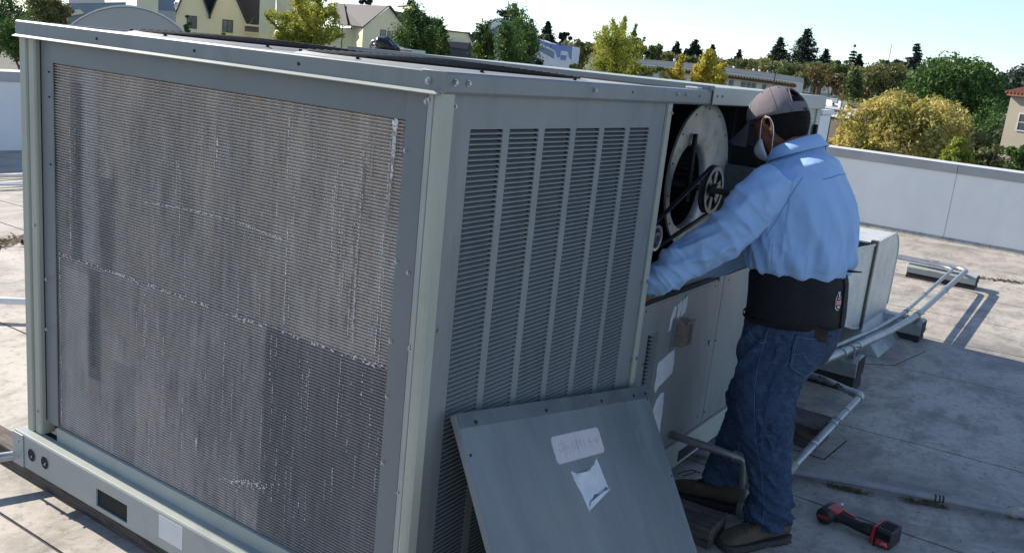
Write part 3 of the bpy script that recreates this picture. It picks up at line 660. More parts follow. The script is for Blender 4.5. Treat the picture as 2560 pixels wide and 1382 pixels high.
for x in (2.45, 2.74, 2.95): 
    k = (x - 2.19) / 1.01; p = Vector((2.19, -.388, .092)).lerp(Vector((3.20, -.418, .165)), k); MB().tube([p - Vector((.012, 0, 0)), p + Vector((.012, 0, 0))], .0212, 14).build('collar', 'galv', gp)
MB().tube(bend([(3.15, -.4165, .161), (3.205, -.418, .165), (3.222, -.36, .166)], .025, 8), .0235, 14).build('elbow', 'galv', gp, smooth='auto')
b = MB()
for i in range(26):
    y = -.33 + random.random() * .45; a = random.random() * 6.3; x = 3.235 + (y + .33) * .12; b.box(x + .017 * math.cos(a), x + .017 * math.cos(a) + .006, y, y + .02, .170 + .017 * math.sin(a), .176 + .017 * math.sin(a))
b.build('tar_spots', 'tar', gp, kind='stuff')
MB().tube([(2.78, -.405, .105), (2.78, -.424, .12), (2.78, -.428, .15), (2.78, -.405, .163), (2.78, -.383, .15)], .004, 6).build('strap', 'galv', gp)
MB().tube([(2.78, -.372, .12), (2.782, -.372, .06)], .004, 6).build('hook', 'iron', gp)
# twin conduits
cA = [(2.35, .02, .27), (3.10, -.145, .272), (3.75, -.21, .25), (4.55, -.245, .20), (5.30, -.285, .185), (7.90, -.265, .175), (7.93, .30, .17), (7.95, 2.9, .165)]
cB = [(2.35, .09, .27), (3.10, -.075, .275), (3.75, -.14, .255), (4.55, -.175, .205), (5.30, -.205, .19), (7.78, -.16, .18), (7.83, .30, .175), (7.86, 2.9, .17)]
c1 = thing('conduit', (5.3, -.285, 0), 'thicker of two grey conduits running from the unit to the far roof and turning left', 'conduit', None)
MB().tube(bend(cA, .14, 8), .0235, 14).build('pipe', 'galv', c1, smooth=True)
for p, q in (((3.62, -.2), .256), ((3.9, -.217), .242), ((6.6, -.275), .180)): MB().tube([(p[0] - .02, p[1] + .002, q), (p[0] + .02, p[1] - .002, q)], .0275, 14).build('coupling', 'galv', c1)
c2 = thing('conduit', (5.3, -.205, 0), 'thinner of two grey conduits running inside the thicker one toward the far roof', 'conduit', None)
MB().tube(bend(cB, .12, 8), .0150, 12).build('pipe', 'galv', c2, smooth=True)
for p, q in (((3.62, -.13), .26), ((6.2, -.187), .186)): MB().tube([(p[0] - .02, p[1] + .002, q), (p[0] + .02, p[1] - .002, q)], .0185, 12).build('coupling', 'galv', c2)
def support(x0, x1, y0, y1, label, zt=.13):
    t = thing('pipe_support', ((x0 + x1) / 2, (y0 + y1) / 2, 0), label, 'pipe support')
    zm = .05 if zt < .16 else zt * .45
    xm = (x0 + x1) / 2; h = (x1 - x0) / 2
    MB().hexa([(x0, y0, .002), (x1, y0, .002), (x1, y1, .002), (x0, y1, .002), (x0 + .012, y0 + .004, zm), (x1 - .012, y0 + .004, zm), (x1 - .012, y1 - .004, zm), (x0 + .012, y1 - .004, zm)]).build('rubber_base', 'tar', t, bevel=.004)
    MB().prism([(x0 + .006, y0, zm - .002), (x0 + .006, y0, zt - .028), (xm - h * .5, y0, zt), (xm + h * .5, y0, zt), (x1 - .006, y0, zt - .028), (x1 - .006, y0, zm - .002)], (0, y1 - y0, 0)).build('channel', 'pale2' if x0 > 7 else 'galv', t, bevel=.003)
    MB().box(x0 + .02, x1 - .02, y0 - .004, y0 - .001, zm, zt - .012).build('channel_mouth', 'dark', t)
    return t
def clamp(t, x, y, z, r):
    pts = [Vector((x, y + r * 1.25 * math.cos(a), z + r * 1.25 * math.sin(a))) for a in [PI * k / 8 * 1.0 for k in range(9)]]
    pts = [Vector((x, y + r * 1.25, z - r * 2.4))] + pts + [Vector((x, y - r * 1.25, z - r * 2.4))]
    ce = Vector((x, y, z)); b = MB(); b.loft([[q + Vector((-.009, 0, 0)), q + Vector((.009, 0, 0)), q + Vector((.009, 0, 0)) + (q - ce).normalized() * .003, q + Vector((-.009, 0, 0)) + (q - ce).normalized() * .003] for q in pts])
    b.build('clamp', 'galv', t)
    MB().cyl((x, y - r * 1.2, z + r * .9), (x, y - r * 1.2 - .03, z + r * 1.3), .003, 6).build('clamp_bolt', 'iron', t)
s1 = support(3.72, 3.92, -.27, .25, 'pipe support block nearest the jeans, under the start of the twin conduits', .205); clamp(s1, 3.76, -.211, .250, .0195)
s2 = support(5.30, 5.50, -.34, .10, 'middle pipe support block, at the shadow edge by the duct base', .155); clamp(s2, 5.36, -.286, .185, .0195); clamp(s2, 5.38, -.204, .19, .0125)
s3 = support(7.86, 8.10, -.36, .26, 'farthest pipe support block standing in the sun where the conduits turn', .13); clamp(s3, 7.95, .05, .175, .0195); clamp(s3, 7.86, .12, .178, .0125)
# low painted pipe lying on the roof
lp2 = thing('drain_pipe', (2.45, -.8, 0), 'long painted condensate pipe lying on the roof beyond the cordless drill', 'pipe')
pp = [(2.02, 0.4, .028), (2.16, .0, .026), (2.29, -.375, .024), (2.40, -.66, .026), (2.63, -1.27, .024), (2.95, -2.2, .024), (3.3, -3.2, .024)]
MB().tube(pp, .0155, 12).build('pipe', 'pvcgrey', lp2, smooth=True)
for (x, y) in ((2.505, -.94),):
    for k in (-.012, .004, .018): MB().tube([(x + k * .35, y - k, .0255), (x + (k + .005) * .35, y - k - .005, .0255)], .0175, 12).build('band', 'tar', lp2)
b = MB(); rg = []
for i in range(9):
    t = i / 8; c = Vector((2.60 + .075 * t, -1.19 - .10 * t, .026)); rg.append([c + Vector((0.9 * math.cos(a) * (.024 + .012 * random.random()) * math.sin(PI * (t * .8 + .1)), .3 * math.cos(a) * .02, math.sin(a) * (.022 + .012 * random.random()) * math.sin(PI * (t * .8 + .1)))) for a in [2 * PI * k / 10 for k in range(10)]])
b.loft(rg).build('tape_wrap', 'rag', lp2, smooth=True)
def litter(name, pts, n, label, sz=.012, spread=.05):
    b = MB()
    for i in range(n):
        t = random.random(); k = min(int(t * (len(pts) - 1)), len(pts) - 2); f = t * (len(pts) - 1) - k
        c = Vector(pts[k]).lerp(Vector(pts[k + 1]), f) + Vector((random.gauss(0, spread * .35), random.gauss(0, spread), .004 + random.random() * .010))
        a = random.random() * 6.3; d = Vector((math.cos(a), math.sin(a), random.uniform(-.2, .3))) * sz * random.uniform(.5, 1.8); s_ = Vector((-d.y, d.x, 0)).normalized() * sz * random.uniform(.08, .35)
        b.add([c - d - s_, c + d - s_, c + d + s_ + Vector((0, 0, .003)), c - d + s_], [(0, 1, 2, 3)])
    return b.build(name, 'leaf_litter', None, kind='stuff', label=label, recalc=False)
litter('leaf_litter', [(2.315, -.52, 0), (2.33, -.60, 0), (2.36, -.66, 0)], 120, 'dry leaf debris caught against the low pipe', .009, .02)
litter('leaf_litter', [(2.42, -.83, 0), (2.46, -.90, 0), (2.49, -.97, 0)], 160, 'brown leaf debris caught by the bands of the low pipe', .009, .02)
litter('leaf_litter', [(8.6, -.3, 0), (8.8, -.6, 0), (8.95, -1.1, 0)], 120, 'thin twigs and debris lying on the sunlit roof near the parapet', .03, .05)
litter('leaf_litter', [(4.2, .05, 0), (4.5, -.05, 0), (4.9, .0, 0)], 100, 'dark debris at the foot of the duct', .02, .05)
# specks on the roof
b = MB()
for i in range(700):
    x, y = random.uniform(1.9, 6), random.uniform(-3, -.35); r = random.uniform(.002, .006); a = random.random() * 6
    b.add([(x + r * math.cos(a), y + r * math.sin(a), .0015), (x + r * .6 * math.cos(a + 2), y + r * 1.3 * math.sin(a + 2), .003), (x + r * math.cos(a + 4), y + r * math.sin(a + 4), .0015)], [(0, 1, 2)])
b.build('grit', 'tar', None, kind='stuff', label='scattered dark grit and twigs on the shaded roof', recalc=False)

# ================================================================== duct elbow
D = thing('roof_duct', (5.0, .25, 0), 'pale galvanised duct elbow with standing seam turning down into the roof behind the workman', 'duct')
def duct_side(y, pts, name, mat='galvduct', th=.012):
    return MB().prism([(x, y, z) for x, z in pts], (0, th, 0)).build(name, mat, D, bevel=.002)
arc = lambda cx, cz, r, a0, a1, n=10: [(cx + r * math.cos(math.radians(a0 + (a1 - a0) * k / n)), cz + r * math.sin(math.radians(a0 + (a1 - a0) * k / n))) for k in range(n + 1)]
left = [(3.30, .80), (3.8, .79), (4.3, .765), (4.655, .74), (4.655, .165), (4.45, .20), (4.15, .28), (3.8, .34), (3.30, .37)]
right = [(4.70, .745), (5.20, .755)] + arc(5.25, .52, .235, 95, 10, 12) + [(5.475, .20), (5.475, .14), (4.70, .14)]
duct_side(-.05, left, 'side_sheet'); duct_side(-.05, right, 'side_sheet'); duct_side(.50, left, 'side_sheet'); duct_side(.50, right, 'side_sheet')
MB().box(4.655, 4.70, -.066, -.02, .15, .765).build('standing_seam', 'iron', D, bevel=.003); MB().box(4.70, 4.712, -.060, -.048, .15, .76).build('seam_edge', 'galvduct', D)
def strip(pts, y0, y1, name, mat, th=.006):
    b = MB(); b.loft([[(x, y0, z), (x, y1, z), (x, y1, z - th), (x, y0, z - th)] for x, z in pts]); return b.build(name, mat, D, smooth='auto')
strip([(x, z - .11) for x, z in left[:4]], -.04, .50, 'top_sheet', 'duct_top_sky'); strip(right[:15], -.035, .50, 'back_sheet', 'galvduct', .006)
strip(left[4:], -.04, .5, 'bottom_sheet', 'galvduct')
b = MB().tube([(x, -.052, z) for x, z in left[:4]], .007, 6); b.build('rolled_edge', 'galvduct', D); MB().tube([(x, -.052, z) for x, z in left[4:]], .007, 6).build('rolled_edge', 'galvduct', D); MB().tube([(x, -.052, z) for x, z in right[:-2]], .006, 6).build('rolled_edge', 'galvduct', D)
MB().box(4.66, 4.70, .0, .5, .70, .742).build('top_flange', 'iron', D)
MB().hexa([(4.62, -.22, .002), (5.72, -.22, .002), (5.78, .75, .002), (4.55, .75, .002), (4.66, -.052, .17), (5.50, -.052, .155), (5.50, .54, .155), (4.66, .54, .17)]).build('curb_flashing', 'galv', D, bevel=.006)
MB().box(4.50, 5.82, -.30, .80, .0012, .0055).build('flashing_skirt', 'roof', D)

tb = thing('sunblocker_box', (3.9, 1.1, 0), 'added sheet metal plenum behind the duct elbow, hidden by the workman', 'sunblocker')  # unseen box added to block the sun from the roof in front
MB().box(3.0005, 4.6, .47, 1.7, .0, 1.46).build('sunblocker_body', 'galv', tb, bevel=.004); MB().box(3.002, 4.61, .46, 1.71, 1.461, 1.48).build('sunblocker_lid', 'galv', tb, bevel=.003)
MB().box(3.24, 4.5, .10, .465, .0, .36).build('sunblocker_curb', 'galv', tb, bevel=.003)
# ================================================================== bag and small box on top
b = MB(); rings = []; n = 22
for i in range(11):
    t = i / 10; h = math.sin(PI * min(t * 1.02, 1)); rr = []
    for k in range(n):
        a = 2 * PI * k / n; c = .17 * math.cos(a) * (.25 + .75 * math.sin(PI * (.12 + .80 * t)) if True else 1); 
        rad = math.sin(PI * (.08 + .88 * t)) ** .8
        nn_ = 1 + .35 * noise.noise(Vector((math.cos(a) * 2, math.sin(a) * 2, t * 5)))
        rr.append(Vector((1.64 + .05 * rad * math.cos(a) * nn_ + .02 * (t - .5), 1.66 + (t - .5) * .20, 1.6680 + max(0, (.030 * rad * (1 + math.sin(a)) * nn_ * (1.15 - .9 * abs(t - .58))))) ))
    rings.append(rr)
b.loft(rings)
bag = b.build('plastic_bag', 'bag', None, smooth=True, label='crumpled black plastic bag lying on top of the unit', cat='bag')
s_ = bag.modifiers.new('s', 'SUBSURF'); s_.levels = 2; s_.render_levels = 2
tx = bpy.data.textures.new('crumple', 'VORONOI'); tx.noise_scale = .03; tx.distance_metric = 'DISTANCE'
dm = bag.modifiers.new('d', 'DISPLACE'); dm.texture = tx; dm.strength = .016; dm.texture_coords = 'GLOBAL'; dm.mid_level = .5
bx2 = thing('small_box', (1.9, 2.0, 1.67), 'small pale metal box lying behind the black bag on the unit top', 'box')
MB().box(1.75, 1.85, 1.58, 1.76, 1.668, 1.684).build('box_body', 'galv', bx2, bevel=.002); MB().box(1.80, 1.83, 1.70, 1.73, 1.6845, 1.69).build('knob', 'white', bx2, bevel=.002)
# ================================================================== far-left roof bits
vt = thing('roof_vent', (1.55, 6.05, 0), 'small white capped vent pipe at the left edge of the photo', 'vent')
MB().cyl((2.05, 6.72, 0), (2.05, 6.72, .34), .035, 16).build('vent_pipe', 'white', vt, smooth='auto'); MB().tube([(2.05, 6.72, .33), (2.05, 6.72, .345), (2.05, 6.72, .38), (2.05, 6.72, .39)], [.085, .10, .05, .03], 20).build('vent_cap', 'white', vt, smooth='auto')
cbl = thing('cable_coil', (2.6, 7.5, 0), 'loops of white cable lying on the shaded roof by the left parapet', 'cable')
b = MB()
for k, (rx, ry) in enumerate(((.8, .28), (.65, .35), (.9, .2))):
    b = MB(); b.tube([(2.9 + rx * math.cos(a) + .1 * k, 7.7 + ry * math.sin(a), .03 + .02 * math.sin(3 * a + k)) for a in [2 * PI * j / 26 for j in range(27)]], .012, 6).build('cable_loop', 'white', cbl)
MB().tube([(2.2, 7.3, .02), (1.8, 6.4, .015), (1.25, 5.6, .015), (.7, 5.2, .015)], .011, 6).build('cable_tail', 'white', cbl)
litter('gravel_strip', [(1.1, 5.35, 0), (1.9, 5.35, 0), (2.6, 5.35, 0)], 700, 'strip of dark gravel debris on the roof at far left', .03, .07)
lpv = thing('pipe_run', (1.0, 3.7, 0), 'white pipe on a small block crossing the sunlit roof left of the unit', 'pipe')
MB().tube([(.2, 4.35, .10), (.95, 3.62, .10), (2.2, 2.4, .10)], .020, 12).build('pipe', 'white', lpv, smooth=True)
MB().box(.72, .98, 4.02, 4.16, .002, .075).build('block', 'wood', lpv, bevel=.004)
lp3 = thing('pipe_run', (-.1, 1.95, 0), 'grey pipe slipping under the far left corner of the base rail', 'pipe')
MB().tube([(-1.4, 2.3, .115), (-.35, 1.93, .105), (.05, 1.79, .10), (.3, 1.70, .10)], .017, 12).build('pipe', 'galv', lp3, smooth=True)

# ================================================================== the workman
from mathutils.bvhtree import BVHTree
def fabric(name, c1, c2, rough=.85, weave=900, wst=.25, vs=9, sheen=.0):
    m, t, b = new_mat(name)
    c = mix(t, ramp(t, tex_noise(t, vs, 6, .7), .35, .68), c1, c2)
    f = tex_noise(t, weave, 2, .6)
    c = mix(t, math_(t, 'MULTIPLY', ramp(t, f, .35, .7), .35), c, tuple(x * .72 for x in c1))
    t.links.new(c, b.inputs['Base Color']); b.inputs['Roughness'].default_value = rough
    b.inputs['Sheen Weight'].default_value = sheen; b.inputs['Specular IOR Level'].default_value = .2
    p = bump(t, b, tex_noise(t, 28, 5, .6), .22, .010); bump(t, b, f, wst, .0012, p); return m
M['shirt'] = fabric('blue_work_shirt', (.30, .475, .75), (.265, .43, .70), .8, 1100, .15, 7, .2)
def denim():
    m, t, b = new_mat('denim')
    n1 = tex_noise(t, 7, 6, .7); n2 = tex_noise(t, 26, 5, .75, (1, 1, 1.8)); n3 = tex_noise(t, 700, 2, .6, (1, 1, .35))
    c = mix(t, ramp(t, n1, .35, .66), (.016, .030, .064), (.028, .052, .100))
    c = mix(t, math_(t, 'MULTIPLY', ramp(t, n2, .50, .72), .55), c, (.095, .135, .20))
    c = mix(t, math_(t, 'MULTIPLY', ramp(t, n3, .45, .68), .5), c, (.12, .17, .27))
    t.links.new(c, b.inputs['Base Color']); b.inputs['Roughness'].default_value = .9; b.inputs['Specular IOR Level'].default_value = .15
    p = bump(t, b, n2, .3, .006); bump(t, b, n3, .3, .001, p); return m
M['denim'] = denim()
M['stitch'] = surf('denim_stitch', (.12, .17, .28), None, .8)
M['stitchd'] = surf('shirt_seam', (.15, .25, .52), None, .8)
M['beltfab'] = fabric('black_neoprene', (.012, .012, .014), (.018, .018, .021), .75, 700, .4, 20)
M['capfab'] = fabric('grey_cap_cotton', (.175, .155, .170), (.145, .130, .142), .85, 800, .3, 14)
M['capdark'] = fabric('cap_brim_cotton_shaded', (.10, .09, .102), (.085, .077, .088), .85, 800, .3, 14)  # cap cotton darkened: the brim's shade is put into the colour
M['mask'] = surf('white_mask', (.68, .70, .72), (.6, .62, .64), .8, 0, 20, 200, .2, .002)
M['hair'] = surf('black_hair', (.005, .004, .004), (.010, .008, .007), .7, 0, 120, 500, .5, .003, spec=.15)
M['boot'] = surf('brown_suede_boot', (.070, .050, .032), (.100, .073, .046), .9, 0, 22, 160, .5, .004, dirt=(.06, .048, .036), ds=14)
M['sole'] = surf('boot_sole', (.035, .03, .026), (.05, .042, .035), .85, 0, 30, 80, .5, .004)
M['lace'] = surf('dark_lace', (.02, .017, .015), None, .8)
m, t, b = new_mat('skin'); M['skin'] = m
cc = mix(t, ramp(t, tex_noise(t, 40, 5, .6), .35, .7), (.24, .10, .062), (.17, .07, .045)); t.links.new(cc, b.inputs['Base Color'])
b.inputs['Roughness'].default_value = .5; b.inputs['Subsurface Weight'].default_value = .25; b.inputs['Subsurface Radius'].default_value = (.012, .004, .002); b.inputs['Subsurface Scale'].default_value = .6
bump(t, b, tex_noise(t, 350, 3), .15, .001)
DP = None
def bake(mb, voxel, smooth_it, name, mat, parent, disp=None, smooth_fac=.5, kind=None):
    me = mb.mesh(name + '_raw'); bm = bmesh.new(); bm.from_mesh(me); bmesh.ops.recalc_face_normals(bm, faces=bm.faces); bm.to_mesh(me); bm.free()
    ob = bpy.data.objects.new(name + '_raw', me); COL.objects.link(ob)
    r = ob.modifiers.new('r', 'REMESH'); r.mode = 'VOXEL'; r.voxel_size = voxel; r.adaptivity = 0
    s = ob.modifiers.new('s', 'SMOOTH'); s.iterations = smooth_it; s.factor = smooth_fac
    dg = bpy.context.evaluated_depsgraph_get(); dg.update()
    out = bpy.data.meshes.new_from_object(ob.evaluated_get(dg)); bpy.data.objects.remove(ob); bpy.data.meshes.remove(me)
    if disp:
        n = len(out.vertices); co = [v.co.copy() for v in out.vertices]; nr = [v.normal.copy() for v in out.vertices]
        for i in range(n): out.vertices[i].co = co[i] + nr[i] * disp(co[i], nr[i])
    o0 = origin(parent)
    out.transform(Matrix.Translation(-o0)); out.name = name; out.shade_smooth(); out.materials.clear(); out.materials.append(M[mat])
    o = bpy.data.objects.new(name, out); COL.objects.link(o); o.parent = parent; return o
def ell(cx, cy, z, ax, ay, tilt=0, n=28, p=2.2, roll=0):
    out = []
    for k in range(n):
        a = 2 * PI * k / n; c, s = math.cos(a), math.sin(a)
        x = ax * math.copysign(abs(c) ** (2 / p), c); y = ay * math.copysign(abs(s) ** (2 / p), s)
        out.append(Vector((cx + x, cy + y, z - y * math.tan(math.radians(tilt)) + x * math.tan(math.radians(roll)))))
    return out
def smoothpath(pts, rs, m=6):
    P = [Vector(p) for p in pts]; out = []; ro = []
    for i in range(len(P) - 1):
        p0, p1, p2, p3 = P[max(i - 1, 0)], P[i], P[i + 1], P[min(i + 2, len(P) - 1)]
        for j in range(m):
            t = j / m; out.append(.5 * ((2 * p1) + (p2 - p0) * t + (2 * p0 - 5 * p1 + 4 * p2 - p3) * t * t + (3 * p1 - p0 - 3 * p2 + p3) * t ** 3)); ro.append(rs[i] + (rs[i + 1] - rs[i]) * t)
    out.append(P[-1]); ro.append(rs[-1]); return out, ro
PX = 1.69
man = thing('person', (1.69, -.36, 0), 'workman in grey cap, white mask, blue shirt, black back belt and jeans, reaching into the blower bay', 'person')
man['label'] = 'workman in grey cap, blue shirt and jeans reaching both arms into the blower bay'
# ---- head frame
Hc = Vector((1.70, -.243, 1.560)); pit, yaw = math.radians(29), math.radians(15)
Fv = Vector((math.sin(yaw) * math.cos(pit), math.cos(yaw) * math.cos(pit), -math.sin(pit))); Sv = Vector((-math.cos(yaw), math.sin(yaw), 0)); Uv = Fv.cross(Sv) * 1.0
if Uv.z < 0: Uv = -Uv
def hp(f, s, u): return Hc + Fv * f + Sv * s + Uv * u
def g_(x, w_): return math.exp(-(x / w_) ** 2)
def headpt(df, ds, du, off=0.0):
    f, s, u = (.100 + off) * df, (.078 + off) * ds, (.118 + off) * du
    if du < 0:
        s *= 1 - .26 * (-du) ** 1.3
        if df < 0: f *= 1 - .14 * (-du)
        f += .016 * (-du)
    if df > 0:
        f += .026 * g_(ds, .15) * g_(du + .14, .17) * df + .006 * g_(du - .24, .10) * df - .010 * g_(abs(ds) - .36, .15) * g_(du - .07, .11) * df
        f += .006 * g_(ds, .3) * (g_(du + .46, .05) + g_(du + .60, .06)) * df + .006 * g_(ds, .25) * g_(du + .86, .12)
    return hp(f, s, u)
def headball(b, off=0.0, nu=56, nv=40):
    rings = []
    for i in range(nv + 1):
        th = PI * i / nv; th = min(max(th, .02), PI - .02)
        rings.append([headpt(math.sin(th) * math.cos(a), math.sin(th) * math.sin(a), math.cos(th), off) for a in [2 * PI * k / nu for k in range(nu)]])
    b.loft(rings)
def hand(b, wr, d, up, curl, sz=1.0):
    d = d.normalized(); up = (up - d * up.dot(d)).normalized(); sd = d.cross(up)
    b.loft([[wr + d * t * sz + sd * (w_ * math.cos(a)) * sz + up * (h * math.sin(a)) * sz for a in [2 * PI * k / 14 for k in range(14)]] for t, w_, h in ((-.03, .026, .020), (0, .028, .020), (.03, .036, .018), (.07, .042, .016), (.095, .040, .013), (.10, .034, .008))])
    for k, (o_, L_) in enumerate(((-.030, .070), (-.010, .080), (.011, .075), (.030, .058))):
        p = wr + d * .085 * sz + sd * o_ * sz; P = [p]; dd = d.copy()
        for j in range(3):
            dd = (dd - up * curl).normalized(); p = p + dd * L_ / 3 * sz * (1.15 - .12 * j); P.append(p)
        b.tube(P, [.0095 * sz, .009 * sz, .008 * sz, .0065 * sz], 10)
    p = wr + d * .02 * sz - sd * .028 * sz; t1 = p + (d * .6 - sd * .75 - up * .2).normalized() * .035 * sz; t2 = t1 + (d * .9 - sd * .3 - up * .4).normalized() * .030 * sz
    b.tube([p, t1, t2], [.013 * sz, .011 * sz, .008 * sz], 10)
L_arm = [(1.545, -.315, 1.372), (1.478, -.262, 1.285), (1.425, -.195, 1.170), (1.385, -.088, 1.062), (1.345, .005, .972), (1.330, .045, .950)]
R_arm = [(1.86, -.300, 1.365), (1.895, -.235, 1.26), (1.89, -.165, 1.120), (1.82, -.075, 1.03), (1.735, .02, .965), (1.70, .06, .950)]
BD = MB(); headball(BD)
BD.loft([[c + (Fv * 0 + Vector((math.cos(a) * r, math.sin(a) * r * 1.05, 0))) for a in [2 * PI * k / 20 for k in range(20)]] for c, r in ((Vector((1.70, -.325, 1.42)), .080), (Vector((1.70, -.312, 1.47)), .072), (Vector((1.70, -.290, 1.52)), .066), (Vector((1.70, -.26, 1.56)), .058))])
BD.loft([ell(PX, -.40, .80, .15, .12), ell(PX, -.40, .95, .155, .13), ell(PX, -.38, 1.1, .16, .13), ell(PX, -.37, 1.25, .17, .13), ell(PX, -.33, 1.36, .16, .10), ell(PX, -.31, 1.43, .10, .08)])
for arm, sg in ((L_arm, -1), (R_arm, 1)):
    P, R_ = smoothpath(arm, [.052, .048, .042, .038, .028, .026]); BD.tube(P, R_, 14)
    d_ = (Vector(arm[-1]) - Vector(arm[-3])).normalized(); hand(BD, Vector(arm[-1]) + d_ * .01, d_, Vector((0, 0, 1)), .35)
LLEG = [(1.60, -.41, .80), (1.59, -.395, .62), (1.59, -.405, .44), (1.60, -.452, .28), (1.61, -.475, .10), (1.59, -.46, .06)]
RLEG = [(1.79, -.40, .80), (1.82, -.325, .62), (1.83, -.275, .46), (1.81, -.255, .30), (1.775, -.245, .12), (1.77, -.20, .06)]
for lg in (LLEG, RLEG): P, R_ = smoothpath(lg, [.085, .075, .058, .052, .038, .034]); BD.tube(P, R_, 14)
# ears
for sg in (1, -1):
    e = lambda f, u, s_: hp(f * 1.05 - .004, sg * s_, u * 1.12 - .006)
    BD.tube([e(.024, -.010, .074), e(.026, .010, .082), e(.018, .026, .088), e(.002, .030, .091), e(-.010, .020, .092), e(-.012, .002, .090), e(-.004, -.018, .085), e(.010, -.030, .079), e(.018, -.026, .074)], [.0045, .0055, .006, .0062, .006, .0056, .0055, .0075, .006], 8)
    BD.loft([[e(f_ , u_, .081 + .005 * w_) for f_, u_ in [(.006 + .016 * k_ * math.cos(a) , .002 + .028 * k_ * math.sin(a)) for a in [2 * PI * q / 10 for q in range(10)]]] for k_, w_ in ((1, -1.5), (1, 0), (.6, .2))])
body = bake(BD, .0048, 3, 'body', 'skin', man)
# ---- hair shell
HB = MB(); nu, nv = 90, 46; keep = {}
for i in range(nv):
    th = PI * (.30 + .55 * i / nv)
    for k in range(nu):
        a = 2 * PI * k / nu; d = (math.sin(th) * math.cos(a), math.sin(th) * math.sin(a), math.cos(th))
        low = (-.80 if d[0] < -.5 else (-.80 + (d[0] + .5) * 1.35)) if d[0] < .12 else (.10 if d[0] < .26 else .28)
        ok = d[2] > low and d[0] < .42
        keep[i, k] = (ok, headpt(*d, .0075 + .0022 * random.random() if ok else .0))
idx = {}
for key, (ok, p) in keep.items(): idx[key] = len(HB.v); HB.v.append(tuple(p))
for i in range(nv - 1):
    for k in range(nu):
        q = [(i, k), (i, (k + 1) % nu), (i + 1, (k + 1) % nu), (i + 1, k)]
        if sum(keep[z][0] for z in q) >= 3: HB.f.append(tuple(idx[z] for z in q))
for _ in range(2600):   # short tufts give the hair its fuzzy edge
    i, k = random.randrange(nv - 1), random.randrange(nu)
    if not keep[i, k][0]: continue
    p = Vector(HB.v[idx[i, k]]); n = (p - Hc).normalized(); d = (n * .5 + Vector((random.uniform(-.4, .4), random.uniform(-.4, .4), -.6))).normalized() * random.uniform(.004, .009); s_ = n.cross(d).normalized() * .0012
    HB.add([p - s_, p + s_, p + d + s_ * .3, p + d - s_ * .3], [(0, 1, 2, 3)])
HB.build('hair', 'hair', man, recalc=False)
# ---- cap
CP = MB(); A_, B_, C_ = .118, .096, .146; nu, nv = 72, 16
def cappt(phi, t, off=0.0):
    rimu = .030 + .19 * math.cos(phi) * A_
    s0 = math.asin(min(max((rimu) / C_, -.9), .9)); be = s0 + (PI / 2 - s0) * t
    bul = 1 + .045 * math.sin(PI * min(t * 1.3, 1)) + (.05 * math.sin(PI * t) if math.cos(phi) > .3 else 0)
    pan = -.0013 * math.exp(-(((phi / (PI / 3) + .5) % 1 - .5) / .03) ** 2) * (1 - t)
    wr = .0016 * noise.noise(Vector((phi * 3, t * 6, 2))) + .0012 * noise.noise(Vector((phi * 9, t * 3, 5)))
    return hp(.012 + (A_ + off + pan + wr) * math.cos(phi) * math.cos(be) * bul, (B_ + off + pan + wr) * math.sin(phi) * math.cos(be) * bul, (C_ + off + wr) * math.sin(be))
gap = lambda phi, t: abs(abs(phi - PI)) < .52 * math.sqrt(max(0, 1 - (t / .52) ** 2)) if t < .52 else False
P = [[cappt(2 * PI * k / nu, i / nv) for k in range(nu)] for i in range(nv + 1)]
n0 = len(CP.v); CP.v += [tuple(p) for r in P for p in r]
for i in range(nv):
    for k in range(nu):
        if gap(2 * PI * (k + .5) / nu, (i + .5) / nv): continue
        CP.f.append((i * nu + k, i * nu + (k + 1) % nu, (i + 1) * nu + (k + 1) % nu, (i + 1) * nu + k))
cap = CP.build('cap', 'capfab', man, smooth=True, recalc=False)
sd_ = cap.modifiers.new('t', 'SOLIDIFY'); sd_.thickness = .0022; sd_.offset = -1
b = MB(); b.loft([[cappt(PI + a, tt, .0006 + o_) for tt, o_ in ((0, 0), (.17, 0), (.17, .002), (0, .002))] for a in np.linspace(-.60, .60, 14)]); b.build('cap_strap', 'capfab', cap, smooth='auto')
b = MB(); nb = 24; top = []; bot = []
for i in range(9):
    t = i / 8; rt = []; rb = []
    for j in range(nb + 1):
        s = -1 + 2 * j / nb; ph = s * .95
        rimu = .030 + .19 * math.cos(ph) * A_; base = (.012 + math.cos(ph) * A_ * .985, math.sin(ph) * B_ * .985, rimu - .006)
        f = base[0] + t * .100 * math.sqrt(max(0, 1 - .80 * s * s)); sd = base[1] * (1 - .04 * t); u = base[2] - t * .022 - t * .058 * s * s
        rt.append(hp(f, sd, u + .0016)); rb.append(hp(f, sd, u - .0016))
    top.append(rt); bot.append(rb)
b.loft([a_ + c_[::-1] for a_, c_ in zip(top, bot)]); b.build('cap_brim', 'capdark', cap, smooth='auto')
MB().loft([[cappt(a, 1 - .001) * 0 + hp(.012 + r * math.cos(a), r * math.sin(a), u) for a in [2 * PI * k / 12 for k in range(12)]] for r, u in ((.009, .145), (.008, .150), (.003, .1515))]).build('cap_button', 'capfab', cap, smooth=True)
for ph in (1.05 * .5, PI * .5, 2.6): MB().tube([cappt(ph, .62, .001), cappt(ph, .62, .0022)], [.0034, .0026], 10).build('eyelet', 'capdark', cap)
# seams on the crown
for k in range(6):
    if k == 3: continue
    b = MB(); b.tube([cappt(k * PI / 3, i / 14, .0004) for i in range(14)], .0009, 5); b.build('cap_seam', 'capdark', cap)
b = MB(); b.tube([cappt(PI + a, .52 * math.sqrt(max(0, 1 - (a / .53) ** 2)), .001) for a in np.linspace(-.525, .525, 21)], .0022, 6); b.build('opening_hem', 'capfab', cap, smooth=True)
